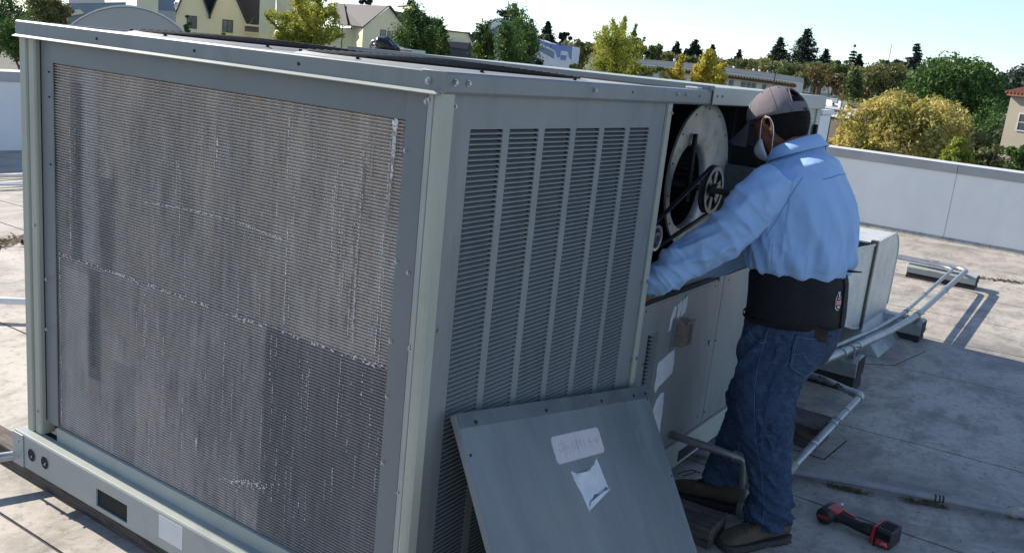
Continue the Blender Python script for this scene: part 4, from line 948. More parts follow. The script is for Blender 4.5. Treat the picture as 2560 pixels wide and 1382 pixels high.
# ---- mask
b = MB(); rings = []
for i in range(9):
    r = i / 8; rings.append([hp(.116 - .044 * r * r * (1 + .35 * math.cos(a) ** 2) + .018 * (1 - r * r), .064 * r * math.cos(a), -.060 + (.048 if math.sin(a) > 0 else .058) * r * math.sin(a)) for a in [2 * PI * k / 28 for k in range(28)]])
rings[0] = [hp(.134 + .0001 * k, .0005 * math.cos(k), -.060 + .0005 * math.sin(k)) for k in range(28)]
b.loft(rings, cap=False); mk = b.build('face_mask', 'mask', man, smooth=True, recalc=False)
sd_ = mk.modifiers.new('t', 'SOLIDIFY'); sd_.thickness = .003
for sg in (1, -1):
    MB().tube(smoothpath([hp(.074, sg * .062, -.060), hp(.056, sg * .073, -.030), hp(.036, sg * .082, .0), hp(.016, sg * .090, .026)], [1] * 4)[0], .0015, 7).build('mask_strap', 'mask', mk, smooth=True)
    MB().tube(smoothpath([hp(.008, sg * .092, .026), hp(-.016, sg * .097, .016), hp(-.021, sg * .093, -.008), hp(-.012, sg * .087, -.034), hp(.006, sg * .080, -.062), hp(.024, sg * .070, -.086), hp(.048, sg * .056, -.104)], [1] * 7)[0], .0015, 7).build('mask_strap', 'mask', mk, smooth=True)
# ---- shirt
SH = MB()
SH.loft([ell(1.695, -.394, 1.045, .170, .150, 3), ell(1.695, -.392, 1.050, .190, .168, 3), ell(1.695, -.391, 1.085, .198, .176, 4), ell(1.695, -.386, 1.16, .203, .180, 5), ell(1.695, -.380, 1.23, .207, .180, 8), ell(1.695, -.362, 1.30, .207, .168, 12),
         ell(1.695, -.342, 1.37, .205, .152, 16), ell(1.698, -.328, 1.418, .178, .134, 20), ell(1.70, -.312, 1.440, .125, .108, 24), ell(1.70, -.305, 1.468, .088, .088, 26)])
P, R_ = smoothpath(L_arm, [.086, .083, .077, .071, .055, .043]); SH.tube(P, R_, 20)
P, R_ = smoothpath(R_arm, [.084, .080, .072, .066, .052, .042]); SH.tube(P, R_, 20)
def basis(d):
    d = Vector(d).normalized(); a = d.orthogonal().normalized(); return d, a, d.cross(a)
armd = (Vector(L_arm[4]) - Vector(L_arm[1])).normalized(); aB = basis(armd)
def ridged(x): return 1 - min(1, abs(x) * 2.6)
def shirt_disp(p, n):
    # distance weight: arm against torso
    t = max(0, min(1, ((1.52 - p.x) / .10))); tr = max(0, min(1, (p.x - 1.84) / .06))
    q = p - Vector(L_arm[1]); la, lb, lc = q.dot(aB[0]), q.dot(aB[1]), q.dot(aB[2])
    warp = noise.noise(p * 7) * .05
    arm = ridged(noise.noise(Vector((la * 5.0, lb * 15 + la * 9, lc * 15)) )) * .0125 + .007 * ridged(noise.noise(Vector((la * 16, lb * 5, lc * 5 + 9))))
    if la > .30: arm += .006 * ridged(noise.noise(Vector((la * 30, lb * 8, lc * 8))))
    # back: folds run diagonally from the shoulder down to the waist
    th = math.atan2(p.y + .38, p.x - 1.695)
    dgl = ridged(noise.noise(Vector((th * 2.2 + p.z * 5.5 + warp * 6, p.z * 1.7, 4)))) * .017
    ver = ridged(noise.noise(Vector((th * 5.5 + warp * 4, p.z * 2.2, 9)))) * .016 * max(0, min(1, (1.24 - p.z) / .14)) * max(.25, min(1, (p.z - 1.06) / .06))
    blo = .008 * math.exp(-((p.z - 1.10) / .035) ** 2) * (.6 + .8 * noise.noise(Vector((th * 4, 3, 1))))
    tor = dgl * max(0, min(1, (1.43 - p.z) / .12)) + ver + blo
    cr = ridged(noise.noise(Vector((p.x * 9 + p.z * 16, p.y * 14 - p.z * 11, p.z * 5))) * 1.3) ** 3 * .0012
    return arm * t + (tor * (1 - t)) * (1 - tr) + arm * tr * .7 - .005 + .003 * noise.noise(p * 22) + cr
shirt = bake(SH, .0058, 6, 'shirt', 'shirt', man, shirt_disp)
# cuff
d_ = (Vector(L_arm[-1]) - Vector(L_arm[-2])).normalized(); c0 = Vector(L_arm[-1]) - d_ * .012
MB().tube([c0 - d_ * .028, c0, c0 + d_ * .012], [.047, .045, .041], 20).build('cuff', 'shirt', shirt, smooth=True)
# collar: stand and turned-down leaf
b = MB(); nc = 40; rows = []
nT = Vector((0, math.sin(math.radians(24)), math.cos(math.radians(24)))); yT = Vector((0, math.cos(math.radians(24)), -math.sin(math.radians(24))))
cc0 = Vector((1.70, -.316, 1.468))
for (r, h) in ((.088, -.010), (.081, .018), (.080, .040), (.083, .044), (.090, .040), (.101, .018), (.113, -.006)):
    row = []
    for k in range(nc + 1):
        a = -PI / 2 - 2.55 + 5.1 * k / nc; fr = abs(k / nc - .5) * 2; hh = h * (1 - .25 * fr ** 3); rr = r * (1 + .10 * max(0, fr - .8)) + .0022 * noise.noise(Vector((k * .3, r * 60, 1)))
        row.append(cc0 + Vector((1, 0, 0)) * rr * math.cos(a) * 1.02 + yT * rr * math.sin(a) * 1.0 + nT * hh)
    rows.append(row)
b.grid(rows); co_ = b.build('collar', 'shirt', shirt, smooth=True, recalc=False); sd_ = co_.modifiers.new('t', 'SOLIDIFY'); sd_.thickness = .0018; sd_.offset = 0
# conforming helper
def bvh_of(ob):
    dg = bpy.context.evaluated_depsgraph_get(); dg.update(); o0 = origin(ob); me = ob.data
    return BVHTree.FromPolygons([v.co + o0 for v in me.vertices], [tuple(p.vertices) for p in me.polygons])
def conform_line(bv, pts, d, r, name, mat, par, off=.0006, m=14, dash=None):
    P = []; d = Vector(d).normalized()
    for i in range(len(pts) - 1):
        for j in range(m):
            q = Vector(pts[i]).lerp(Vector(pts[i + 1]), j / m); h = bv.ray_cast(q - d * .5, d)
            if h[0] is not None: P.append(h[0] + h[1] * off)
    if len(P) > 3: return MB().tube(P, r, 6).build(name, mat, par, smooth=True)
def conform_patch(bv, c, ux, uy, poly, d, name, mat, par, off=.003, th=.0025, n=14):
    c, ux, uy, d = Vector(c), Vector(ux).normalized(), Vector(uy).normalized(), Vector(d).normalized(); out = []
    xs_ = [p[0] for p in poly]; ys_ = [p[1] for p in poly]
    def span(y):
        hit = []
        for i in range(len(poly)):
            (x0, y0), (x1, y1) = poly[i], poly[(i + 1) % len(poly)]
            if (y0 <= y < y1) or (y1 <= y < y0): hit.append(x0 + (x1 - x0) * (y - y0) / (y1 - y0))
        return (min(hit), max(hit)) if len(hit) >= 2 else None
    rows = []; ok = True
    for i in range(n + 1):
        y = min(ys_) + 1e-5 + (max(ys_) - min(ys_) - 2e-5) * i / n; sp = span(y)
        if sp is None: continue
        row = []
        for j in range(n + 1):
            x = sp[0] + (sp[1] - sp[0]) * j / n; q = c + ux * x + uy * y; h = bv.ray_cast(q - d * .5, d)
            if h[0] is None: h = (q, -d)
            row.append(h[0] + h[1] * off)
        rows.append(row)
    ob = MB().grid(rows).build(name, mat, par, smooth=True, recalc=False); s = ob.modifiers.new('t', 'SOLIDIFY'); s.thickness = th; s.offset = 0; return ob
bs = bvh_of(shirt)
vd = Vector((.75, .66, 0))
conform_line(bs, [(1.545, -.40, 1.40), (1.535, -.37, 1.32), (1.535, -.34, 1.24), (1.54, -.31, 1.17)], (1, .15, 0), .0012, 'armhole_seam', 'stitchd', shirt)
conform_line(bs, [(1.56, -.42, 1.395), (1.65, -.45, 1.41), (1.76, -.45, 1.41), (1.84, -.42, 1.395)], (.05, 1, -.1), .0016, 'yoke_seam', 'stitchd', shirt)
conform_line(bs, [(1.50, -.35, 1.16), (1.50, -.36, 1.08)], (1, 0, 0), .0011, 'side_seam', 'stitchd', shirt)
# ---- jeans
JN = MB()
JN.loft([ell(PX, -.408, 1.0, .176, .150), ell(PX, -.412, .93, .186, .160), ell(PX, -.415, .86, .192, .167), ell(PX, -.412, .79, .192, .162), ell(PX, -.402, .73, .178, .145), ell(PX, -.395, .69, .15, .12)])
def leg(path): JN.loft([ell(x, y, z, rx, ry, tl) for x, y, z, rx, ry, tl in path])
leg([(1.60, -.41, .84, .096, .150, 0), (1.592, -.400, .74, .100, .140, 0), (1.588, -.386, .65, .096, .118, 0), (1.588, -.388, .56, .092, .105, 0), (1.590, -.402, .47, .088, .099, 0), (1.592, -.415, .40, .084, .097, 0), (1.598, -.438, .33, .080, .088, 0), (1.603, -.458, .25, .077, .080, 0), (1.610, -.470, .17, .075, .076, 0), (1.612, -.470, .11, .079, .080, 6), (1.610, -.466, .070, .078, .080, 10)])
leg([(1.78, -.40, .84, .096, .145, 0), (1.80, -.375, .74, .100, .135, 0), (1.815, -.335, .65, .095, .115, 0), (1.825, -.300, .56, .090, .105, 0), (1.830, -.275, .48, .086, .100, 0), (1.825, -.270, .40, .082, .092, 0), (1.812, -.260, .32, .080, .090, 0), (1.797, -.246, .24, .078, .088, 0), (1.785, -.236, .17, .076, .084, 0), (1.778, -.232, .12, .078, .085, 4)])
def jean_disp(p, n):
    left = p.x < 1.695; cx, cy = (1.595, -.42) if left else (1.81, -.28)
    th = math.atan2(p.y - cy, p.x - cx); z = p.z
    w0 = noise.noise(Vector((th * 1.2, z * 6, 3 if left else 8)))
    hor = ridged(noise.noise(Vector((th * 1.1 + w0, z * 17 + th * .8, 1 if left else 5))))
    zone = math.exp(-((z - .45) / .07) ** 2) * .8 + math.exp(-((z - .12) / .07) ** 2) * 1.25 + .35 + math.exp(-((z - .27) / .06) ** 2) * .5
    dg = ridged(noise.noise(Vector((th * 2.0 - z * 9, z * 3, 12)))) * .011 * max(0, min(1, (z - .42) / .1))
    stack = .006 * math.sin(z * 85 + th * 1.5 + w0 * 4) * max(0, min(1, (.22 - z) / .08))
    cr = ridged(noise.noise(Vector((th * 2.5, z * 26 + th * 3, 21))) * 1.3) ** 3 * .003 * zone
    return hor * .0125 * zone + dg + stack + cr - .005 + .0025 * noise.noise(p * 25)
jeans = bake(JN, .0062, 4, 'jeans', 'denim', man, jean_disp)
bj = bvh_of(jeans)
conform_line(bj, [(1.5, -.385, .86), (1.5, -.37, .74), (1.5, -.375, .6), (1.5, -.40, .45), (1.5, -.445, .30), (1.5, -.475, .17), (1.5, -.478, .085)], (1, .05, 0), .0011, 'outseam', 'stitch', jeans)
conform_line(bj, [(1.5, -.391, .86), (1.5, -.376, .74), (1.5, -.381, .6), (1.5, -.406, .45), (1.5, -.451, .30), (1.5, -.481, .17)], (1, .05, 0), .0016, 'outseam', 'denim', jeans, off=.001)
pd = Vector((.80, .60, 0)); pux = Vector((.6, -.8, -.12)); puy = Vector((-.07, .02, -1))
pc_ = Vector((1.560, -.520, .775))
ppoly = [(-.072, -.075), (.072, -.085), (.074, .045), (.0, .080), (-.070, .050)]
pk = conform_patch(bj, pc_, pux, puy, ppoly, pd, 'back_pocket', 'denim', jeans, .0025, .003)
for dd_ in (.005, .010):
    P5 = [(-.072 + dd_, -.072), (-.070 + dd_, .050 - dd_ * .4), (.0, .080 - dd_), (.074 - dd_, .045 - dd_ * .4), (.072 - dd_, -.082)]
    conform_line(bj, [pc_ + pux.normalized() * a + puy.normalized() * c for a, c in P5], pd, .0008, 'pocket_stitch', 'stitch', pk, off=.0045)
conform_line(bj, [pc_ + pux.normalized() * a + puy.normalized() * c for a, c in [(-.068, -.066), (.068, -.076)]], pd, .0008, 'pocket_stitch', 'stitch', pk, off=.0045)
conform_line(bj, [pc_ + pux.normalized() * a + puy.normalized() * c for a, c in [(-.066, .0), (-.03, -.012), (.0, .022), (.03, -.018), (.068, -.008)]], pd, .0007, 'pocket_stitch', 'stitch', pk, off=.0045)
conform_line(bj, [(1.5, -.30, .83), (1.5, -.33, .80), (1.5, -.37, .795), (1.5, -.385, .81)], (1, .1, 0), .0012, 'front_pocket_edge', 'stitch', jeans)
MB().tube([(1.506, -.368, .80), (1.498, -.368, .80)], [.006, .0045], 12).build('rivet', 'screw', jeans)
# glove stuffed in the back pocket
gb = MB(); gc = pc_ - pd * .012 + puy.normalized() * -.095
gl = []
for i in range(7):
    t = i / 6; gl.append([gc + pux.normalized() * (.050 * math.cos(a) * (1 - .15 * t)) + pd * (-.010 + .010 * math.sin(a)) + puy.normalized() * (.030 - .045 * t + .006 * noise.noise(Vector((a, t, 0)))) for a in [2 * PI * k / 16 for k in range(16)]])
glove = gb.loft(gl)
for k in range(120):
    a = random.uniform(-.045, .045); p = gc + pux.normalized() * a + pd * random.uniform(-.022, -.004) + puy.normalized() * (-.005); d_ = (puy.normalized() * -1 + Vector((random.uniform(-.3, .3), random.uniform(-.3, .3), 0))) * .012; s_ = pux.normalized() * .002
    gb.add([p - s_, p + s_, p + d_], [(0, 1, 2)])
tag(gb.build('work_glove', surf('brown_pile', (.016, .011, .008), (.035, .024, .017), .95, 0, 70, 200, .8, .004), None), 'dark brown fuzzy glove stuffed in the back pocket of the jeans', 'glove')
# ---- back support belt
bl = MB(); BR = [(.862, 1.69, -.413, .200, .172, 4), (.90, 1.69, -.413, .197, .171, 4), (.96, 1.69, -.408, .193, .170, 3), (1.02, 1.692, -.402, .192, .170, 3), (1.045, 1.693, -.400, .184, .163, 3), (1.07, 1.694, -.398, .170, .150, 3)]
rr_ = [ell(x, y, z, ax, ay, tl, 48, 2.15) for z, x, y, ax, ay, tl in BR]
for r in rr_:
    for i, p in enumerate(r): p += (p - Vector((1.69, -.40, p.z))).normalized() * .004 * noise.noise(Vector((i * .35, p.z * 9, 0)))
bl.loft(rr_, cap=False); belt = bl.build('back_support_belt', 'beltfab', man, smooth=True, recalc=True); sd_ = belt.modifiers.new('t', 'SOLIDIFY'); sd_.thickness = .005; sd_.offset = 0
bb = bvh_of(belt)
for z_ in (.872,): MB().loft([[p + (p - Vector((1.69, -.405, p.z))).normalized() * .0045 + Vector((0, 0, dz)) for dz in (-.006, .006)] for p in ell(1.691, -.408 if z_ < 1 else -.397, z_, .199 if z_ < 1 else .2015, .172 if z_ < 1 else .180, 3.5, 49, 2.15) + [ell(1.691, -.408 if z_ < 1 else -.397, z_, .199 if z_ < 1 else .2015, .172 if z_ < 1 else .180, 3.5, 49, 2.15)[0]]], cap=False, closed=False).build('binding', 'beltfab', belt, smooth=True, recalc=False)
ed = Vector((.55, .83, 0)); eu = Vector((.83, -.55, 0)); ec = Vector((1.625, -.575, .975))
conform_patch(bb, ec + eu * .052, eu, (0, 0, -1), [(-.022, -.112), (.022, -.112), (.022, .10), (-.022, .10)], ed, 'closure_flap', 'beltfab', belt, .006, .004)
def emblem(poly, mat, off, nm, n=8): return conform_patch(bb, ec, eu, (0, 0, -1), poly, ed, nm, mat, belt, off, .0008, n)
M['emb_white'] = surf('emblem_white', (.6, .6, .6), None, .7); M['emb_pink'] = surf('emblem_pink', (.55, .22, .22), None, .7)
sh = [(-.006, -.036), (.006, -.036), (.008, -.022), (.016, -.016), (.0165, .022), (.0, .033), (-.0165, .022), (-.016, -.016), (-.008, -.022)]
emblem(sh, 'emb_white', .0040, 'emblem', 22)
emblem([(x * .82, y * .88) for x, y in sh], 'beltfab', .0052, 'emblem_field', 22)
emblem([(-.0155, -.006), (.0155, -.006), (.0155, .012), (-.0155, .012)], 'emb_pink', .0064, 'emblem_band'); emblem([(-.009, .015), (.009, .015), (.006, .022), (-.006, .022)], 'emb_white', .0064, 'emblem_mark'); emblem([(-.009, -.014), (.009, -.014), (.007, -.010), (-.007, -.010)], 'emb_white', .0064, 'emblem_mark'); emblem([(-.0025, -.032), (.0025, -.032), (.003, -.018), (-.003, -.018)], 'emb_white', .0064, 'emblem_mark')
# ---- boots
def boot(heel, toe, name='boot'):
    heel, toe = Vector(heel), Vector(toe); d = (toe - heel).normalized(); L_ = (toe - heel).length; s_ = Vector((-d.y, d.x, 0)); up = Vector((0, 0, 1))
    prof = [(0, .022, .060), (.03, .033, .135), (.12, .041, .150), (.24, .043, .152), (.36, .043, .138), (.46, .042, .108), (.58, .046, .088), (.70, .050, .078), (.82, .050, .070), (.92, .044, .060), (.98, .030, .046), (1.0, .012, .036)]
    b = MB(); rings = []
    for t, w_, h in prof:
        c = heel + d * (L_ * t); rr = []
        for k in range(20):
            a = 2 * PI * k / 20; ca, sa = math.cos(a), math.sin(a)
            z = .024 + (h - .024) * (.5 + .5 * math.copysign(abs(sa) ** .75, sa)); wz = w_ * (1 - .22 * max(0, (z - .05) / .12)) if t < .45 else w_ * (1 - .35 * max(0, (z / h - .4)))
            rr.append(c + s_ * wz * math.copysign(abs(ca) ** .7, ca) + up * z)
        rings.append(rr)
    b.loft(rings); bo = b.build(name, 'boot', man, smooth=True)
    ss = bo.modifiers.new('s', 'SUBSURF'); ss.levels = 1; ss.render_levels = 1
    b = MB(); out = []
    for t, w_, h in prof: out.append((t, w_ + .005))
    pl = [heel + d * (L_ * t + (.004 if t > .9 else (-.004 if t < .03 else 0))) + s_ * w_ for t, w_ in out] + [heel + d * (L_ * t + (.004 if t > .9 else (-.004 if t < .03 else 0))) - s_ * w_ for t, w_ in out][::-1]
    b.prism([p + up * .006 for p in pl], up * .022); b.build('sole', 'sole', bo, bevel=.003)
    for k in range(12):
        t = .04 + .92 * k / 11
        if .33 < t < .45: continue
        w2 = np.interp(t, [p[0] for p in out], [p[1] for p in out]); c = heel + d * L_ * t
        MB().hexa([c + s_ * w2 - d * .008, c + s_ * w2 + d * .008, c - s_ * w2 + d * .008, c - s_ * w2 - d * .008] + [c + s_ * w2 - d * .008 + up * .007, c + s_ * w2 + d * .008 + up * .007, c - s_ * w2 + d * .008 + up * .007, c - s_ * w2 - d * .008 + up * .007]).build('tread', 'sole', bo)
    bb_ = BVHTree.FromPolygons([v.co + origin(bo) for v in bo.data.vertices], [tuple(p.vertices) for p in bo.data.polygons])
    def on(t, sd, off=.003):
        c = heel + d * (L_ * t) + s_ * sd; h = bb_.ray_cast(c + up * .4 , -up); return (h[0] + up * off) if h[0] is not None else c + up * .1
    for k in range(5):
        t = .36 + .055 * k; MB().tube([on(t, -.020), on(t + .02, .0, .006), on(t + .045, .020)], .0024, 6).build('lace', 'lace', bo); MB().tube([on(t, .020), on(t + .02, .0, .007), on(t + .045, -.020)], .0024, 6).build('lace', 'lace', bo)
        MB().tube([on(t, -.024, .0), on(t, -.024, .003)], .004, 8).build('eyelet', 'screw', bo)
    # toe cap seam, heel counter, padded collar
    MB().tube([on(.74, -.045, .0005), on(.72, -.03, .001), on(.70, 0, .001), on(.72, .03, .001), on(.74, .045, .0005)], .0013, 5).build('toe_seam', 'lace', bo)
    b = MB(); cr = []; c = heel + d * (L_ * .20) + up * .150
    for k in range(25):
        a = 2 * PI * k / 24; cr.append(c + d * .052 * math.cos(a) + s_ * .036 * math.sin(a) + up * (.006 * math.cos(a) * -1))
    b.tube(cr, .009, 8, cap=False); b.build('padded_collar', 'boot', bo, smooth=True)
    return bo
boot((1.700, -.528, 0), (1.425, -.365, 0)); boot((1.778, -.315, 0), (1.715, -.020, 0))
for k in range(2): MB().tube([(1.735, -.14, .125), (1.70, -.13 + .02 * k, .14), (1.675, -.115 + .03 * k, .13), (1.66, -.09 + .02 * k, .12)], .0022, 5).build('lace_loop', 'lace', man, smooth=True)

# ================================================================== cordless driver
M['tool_red'] = surf('tool_red', (.42, .022, .030), (.34, .018, .026), .45, 0, 30, 200, .1, .001)
M['tool_black'] = surf('tool_black', (.012, .012, .014), (.022, .022, .024), .6, 0, 40, 160, .2, .001)
TD = thing('cordless_driver', (1.93, -.75, 0), 'red and black cordless impact driver lying on its side on the roof', 'power tool')
O_ = Vector((1.985, -.618, .0)); ax_ = Vector((-.17, -.985, 0)).normalized(); sx_ = Vector((.985, -.17, 0))    # handle axis; nose axis
def tp(a, s, z): return O_ + ax_ * a + sx_ * s + Vector((0, 0, z))
b = MB(); b.loft([[tp(0 + .032 * math.cos(q), s, .036 + .031 * math.sin(q)) if False else tp(rr * math.cos(q), s, .036 + rr * math.sin(q)) for q in [2 * PI * k / 20 for k in range(20)]] for s, rr in ((-.072, .020), (-.069, .029), (-.060, .034), (-.01, .034), (.02, .033), (.035, .028))])
hd = b.build('motor_housing', 'tool_black', TD, smooth='auto', bevel=.002)
b = MB(); b.loft([[tp(rr * math.cos(q), s, .036 + rr * math.sin(q)) for q in [2 * PI * k / 20 for k in range(20)]] for s, rr in ((.035, .0275), (.055, .025), (.075, .018), (.080, .012))]); b.build('nose_cone', surf('gear_case', (.10, .10, .105), (.07, .07, .075), .4, .6, 60), TD, smooth='auto')
MB().tube([tp(0, .080, .036), tp(0, .088, .036), tp(0, .104, .036)], [.0115, .0115, .009], 12).build('chuck', 'screw', TD, smooth='auto')
MB().hexa([tp(-.022, -.0735, .030), tp(.022, -.0735, .030), tp(.022, -.0705, .030), tp(-.022, -.0705, .030), tp(-.022, -.0735, .042), tp(.022, -.0735, .042), tp(.022, -.0705, .042), tp(-.022, -.0705, .042)]).build('rear_stripe', 'tool_red', TD, bevel=.001)
MB().hexa([tp(.0, -.050, .055), tp(.0, .032, .055), tp(.040, .020, .047), tp(.040, -.035, .047), tp(.0, -.050, .0715), tp(.0, .032, .0705), tp(.046, .022, .060), tp(.046, -.032, .060)]).build('side_shell', 'tool_red', TD, bevel=.004)
P = [tp(.015, -.005, .034), tp(.045, .002, .033), (tp(.085, -.004, .032)), tp(.125, -.012, .033), tp(.155, -.010, .036), tp(.19, -.004, .038)]
b = MB(); b.loft([[p + sx_ * (w_ * math.cos(q)) + Vector((0, 0, h * math.sin(q))) for q in [2 * PI * k / 18 for k in range(18)]] for p, w_, h in zip(P, (.036, .027, .022, .022, .027, .036), (.030, .024, .0205, .021, .024, .028))])
b.build('grip', 'tool_black', TD, smooth=True)
MB().hexa([tp(.046, .022, .028), tp(.075, .016, .028), tp(.075, .030, .028), tp(.046, .040, .028), tp(.046, .022, .042), tp(.075, .016, .042), tp(.075, .030, .042), tp(.046, .040, .042)]).build('trigger', 'tool_red', TD, bevel=.003)
MB().hexa([tp(.030, .012, .056), tp(.100, .004, .046), tp(.100, .016, .044), tp(.030, .030, .050), tp(.030, .012, .0615), tp(.100, .004, .0545), tp(.100, .016, .0525), tp(.030, .030, .058)]).build('grip_insert', 'tool_red', TD, bevel=.002)
MB().hexa([tp(.182, -.050, .008), tp(.202, -.052, .006), tp(.202, .052, .006), tp(.182, .046, .008), tp(.186, -.046, .072), tp(.202, -.050, .076), tp(.202, .050, .076), tp(.186, .044, .072)]).build('foot_plate', 'tool_red', TD, bevel=.005)
bt = MB().hexa([tp(.204, -.055, .004), tp(.268, -.052, .004), tp(.268, .060, .004), tp(.204, .058, .004), tp(.204, -.052, .078), tp(.266, -.048, .076), tp(.266, .056, .076), tp(.204, .055, .078)]).build('battery', 'tool_black', TD, bevel=.008, segs=3)
for k in range(3): MB().hexa([tp(.214 + .018 * k, .0595, .03), tp(.224 + .018 * k, .0595, .03), tp(.224 + .018 * k, .0635, .03), tp(.214 + .018 * k, .0635, .03), tp(.214 + .018 * k, .0575, .066), tp(.224 + .018 * k, .0575, .066), tp(.224 + .018 * k, .062, .066), tp(.214 + .018 * k, .062, .066)]).build('battery_rib', 'tool_black', bt, bevel=.002)
MB().hexa([tp(.212, -.030, .0782), tp(.258, -.028, .0768), tp(.258, .030, .0768), tp(.212, .030, .0782), tp(.212, -.030, .0794), tp(.258, -.028, .0780), tp(.258, .030, .0780), tp(.212, .030, .0794)]).build('battery_label', 'blackmetal', bt)
# label on the battery face toward the camera
def bf(s, z): return tp(.236 + (s) * 0 , 0, 0)
MB().hexa([tp(.212, -.0562, .012), tp(.262, -.0545, .012), tp(.262, -.053, .012), tp(.212, -.0545, .012), tp(.212, -.0552, .034), tp(.262, -.0535, .034), tp(.262, -.052, .034), tp(.212, -.0535, .034)]).build('red_label', 'tool_red', bt)
b = MB(); 
for (a0, z0, a1, z1) in ((.232, .016, .240, .030), (.240, .030, .244, .020), (.244, .020, .250, .030), (.250, .030, .256, .016)): b.tube([tp(a0, -.0565, z0), tp(a1, -.0562, z1)], .0012, 5)
b.build('label_mark', 'emb_white', bt)
MB().hexa([tp(.212, -.0552, .040), tp(.262, -.0535, .040), tp(.262, -.0525, .040), tp(.212, -.0542, .040), tp(.212, -.0542, .064), tp(.262, -.0525, .064), tp(.262, -.0515, .064), tp(.212, -.0532, .064)]).build('label_panel', 'blackmetal', bt)
MB().hexa([tp(.204, -.055, .0), tp(.21, -.055, .0), tp(.21, .05, .0), tp(.204, .05, .0), tp(.204, -.055, .004), tp(.21, -.055, .004), tp(.21, .05, .004), tp(.204, .05, .004)]).build('battery_foot', 'tool_black', bt)
# ================================================================== the town beyond the roof
def far(px, py, D):
    """point seen along photo column px, row py, at ground distance D from the camera"""
    v = ROT @ Vector((px - 1280, -(py - 691), -FPX)); k = D * 1.8 / math.hypot(v.x, v.y); return EYE + v * k
def leafmat(name, c1, c2, c3, trans=.25):
    m, t, b = new_mat(name)
    g = N(t, 'NewGeometry')
    r = ramp(t, g.outputs['Random Per Island'], .15, .85, c1 + (1,), c2 + (1,))
    c = mix(t, ramp(t, tex_noise(t, .9, 3), .42, .62), r, c3)
    t.links.new(c, b.inputs['Base Color']); b.inputs['Roughness'].default_value = .65; b.inputs['Specular IOR Level'].default_value = .25
    tr = N(t, 'BsdfTranslucent'); t.links.new(c, tr.inputs[0]); ms = N(t, 'MixShader'); ms.inputs[0].default_value = trans
    out = [n for n in t.nodes if n.type == 'OUTPUT_MATERIAL'][0]
    t.links.new(b.outputs[0], ms.inputs[1]); t.links.new(tr.outputs[0], ms.inputs[2]); t.links.new(ms.outputs[0], out.inputs[0])
    return m
M['lf_green'] = leafmat('leaves_green', (0.047, 0.101, 0.024), (0.101, 0.176, 0.041), (0.068, 0.128, 0.030))
M['lf_mid'] = leafmat('leaves_mid_green', (0.068, 0.115, 0.034), (0.135, 0.189, 0.054), (0.101, 0.135, 0.041))
M['lf_dark'] = leafmat('needles_dark', (.012, .028, .018), (.028, .050, .030), (.018, .036, .022), .1)
M['lf_yell'] = leafmat('leaves_yellow_green', (0.297, 0.311, 0.041), (0.446, 0.419, 0.068), (0.216, 0.257, 0.041), .4)
M['lf_gold'] = leafmat('leaves_golden', (0.486, 0.405, 0.054), (0.594, 0.486, 0.081), (0.405, 0.365, 0.054), .4)
M['lf_bush'] = leafmat('bush_yellow_leaves', (.44, .36, .09), (.72, .60, .24), (.30, .28, .07), .35)
M['lf_brown'] = leafmat('leaves_russet', (0.121, 0.088, 0.034), (0.203, 0.135, 0.054), (0.135, 0.121, 0.041))
M['lf_olive'] = leafmat('leaves_olive', (0.135, 0.149, 0.047), (0.216, 0.203, 0.074), (0.101, 0.115, 0.041))
M['bark'] = surf('bark', (.07, .055, .042), (.11, .09, .07), .9, 0, 8, 30, .5, .02)
M['yellowwall'] = surf('pale_yellow_stucco', (.78, .70, .46), (.72, .65, .42), .8, 0, .6, 20, .1, .01)
M['creamwall'] = surf('cream_stucco', (.68, .64, .53), (.62, .58, .48), .8, 0, .6, 20, .1, .01)
M['slateroof'] = surf('dark_shingles', (.045, .043, .050), (.065, .062, .068), .8, 0, 6, 12, .5, .02, stretch=(1, 1, 4))
M['shingle2'] = surf('grey_shingles', (.12, .11, .115), (.09, .085, .09), .8, 0, 6, 12, .5, .02, stretch=(1, 1, 4))
M['glass'] = surf('window_glass', (.03, .035, .045), (.05, .06, .07), .12, 0, 2, 0, 0, spec=.8)
M['frame_dark'] = surf('window_frame_dark', (.03, .035, .04), None, .5)
M['frame_white'] = surf('window_frame_white', (.6, .6, .58), None, .6)
M['greystucco'] = surf('grey_stucco', (.40, .385, .375), (.37, .355, .345), .85, 0, .8, 30, .15, .01)
M['bluegrey'] = surf('blue_grey_wall', (.22, .27, .33), (.19, .24, .30), .75, 0, .8)
M['bluepaint'] = surf('blue_trim_paint', (.20, .26, .50), (.18, .23, .46), .7, 0, .8)
M['beige'] = surf('beige_wall', (.42, .36, .28), (.38, .325, .25), .85, 0, .8)
M['terracotta'] = surf('terracotta', (.32, .12, .07), (.25, .09, .05), .8, 0, 5)
M['brownband'] = surf('brown_cornice', (.16, .095, .07), (.12, .075, .055), .8, 0, 2)
M['brownwall'] = surf('brown_stucco', (.16, .125, .11), (.135, .105, .095), .85, 0, 1)
M['rooffelt'] = surf('grey_roof_felt', (.26, .26, .27), (.20, .20, .21), .8, 0, .7)
M['lampgreen'] = surf('lamp_post_green', (.02, .055, .05), (.03, .07, .065), .4, .3, 20)
M['lampglass'] = surf('lamp_glass', (.55, .56, .52), None, .2)
M['redpole'] = surf('red_pole', (.35, .05, .04), None, .5)
M['hillwood'] = surf('wooded_hill', (.030, .045, .035), (.05, .065, .045), .95, 0, .02, .06, 1.0, 6)
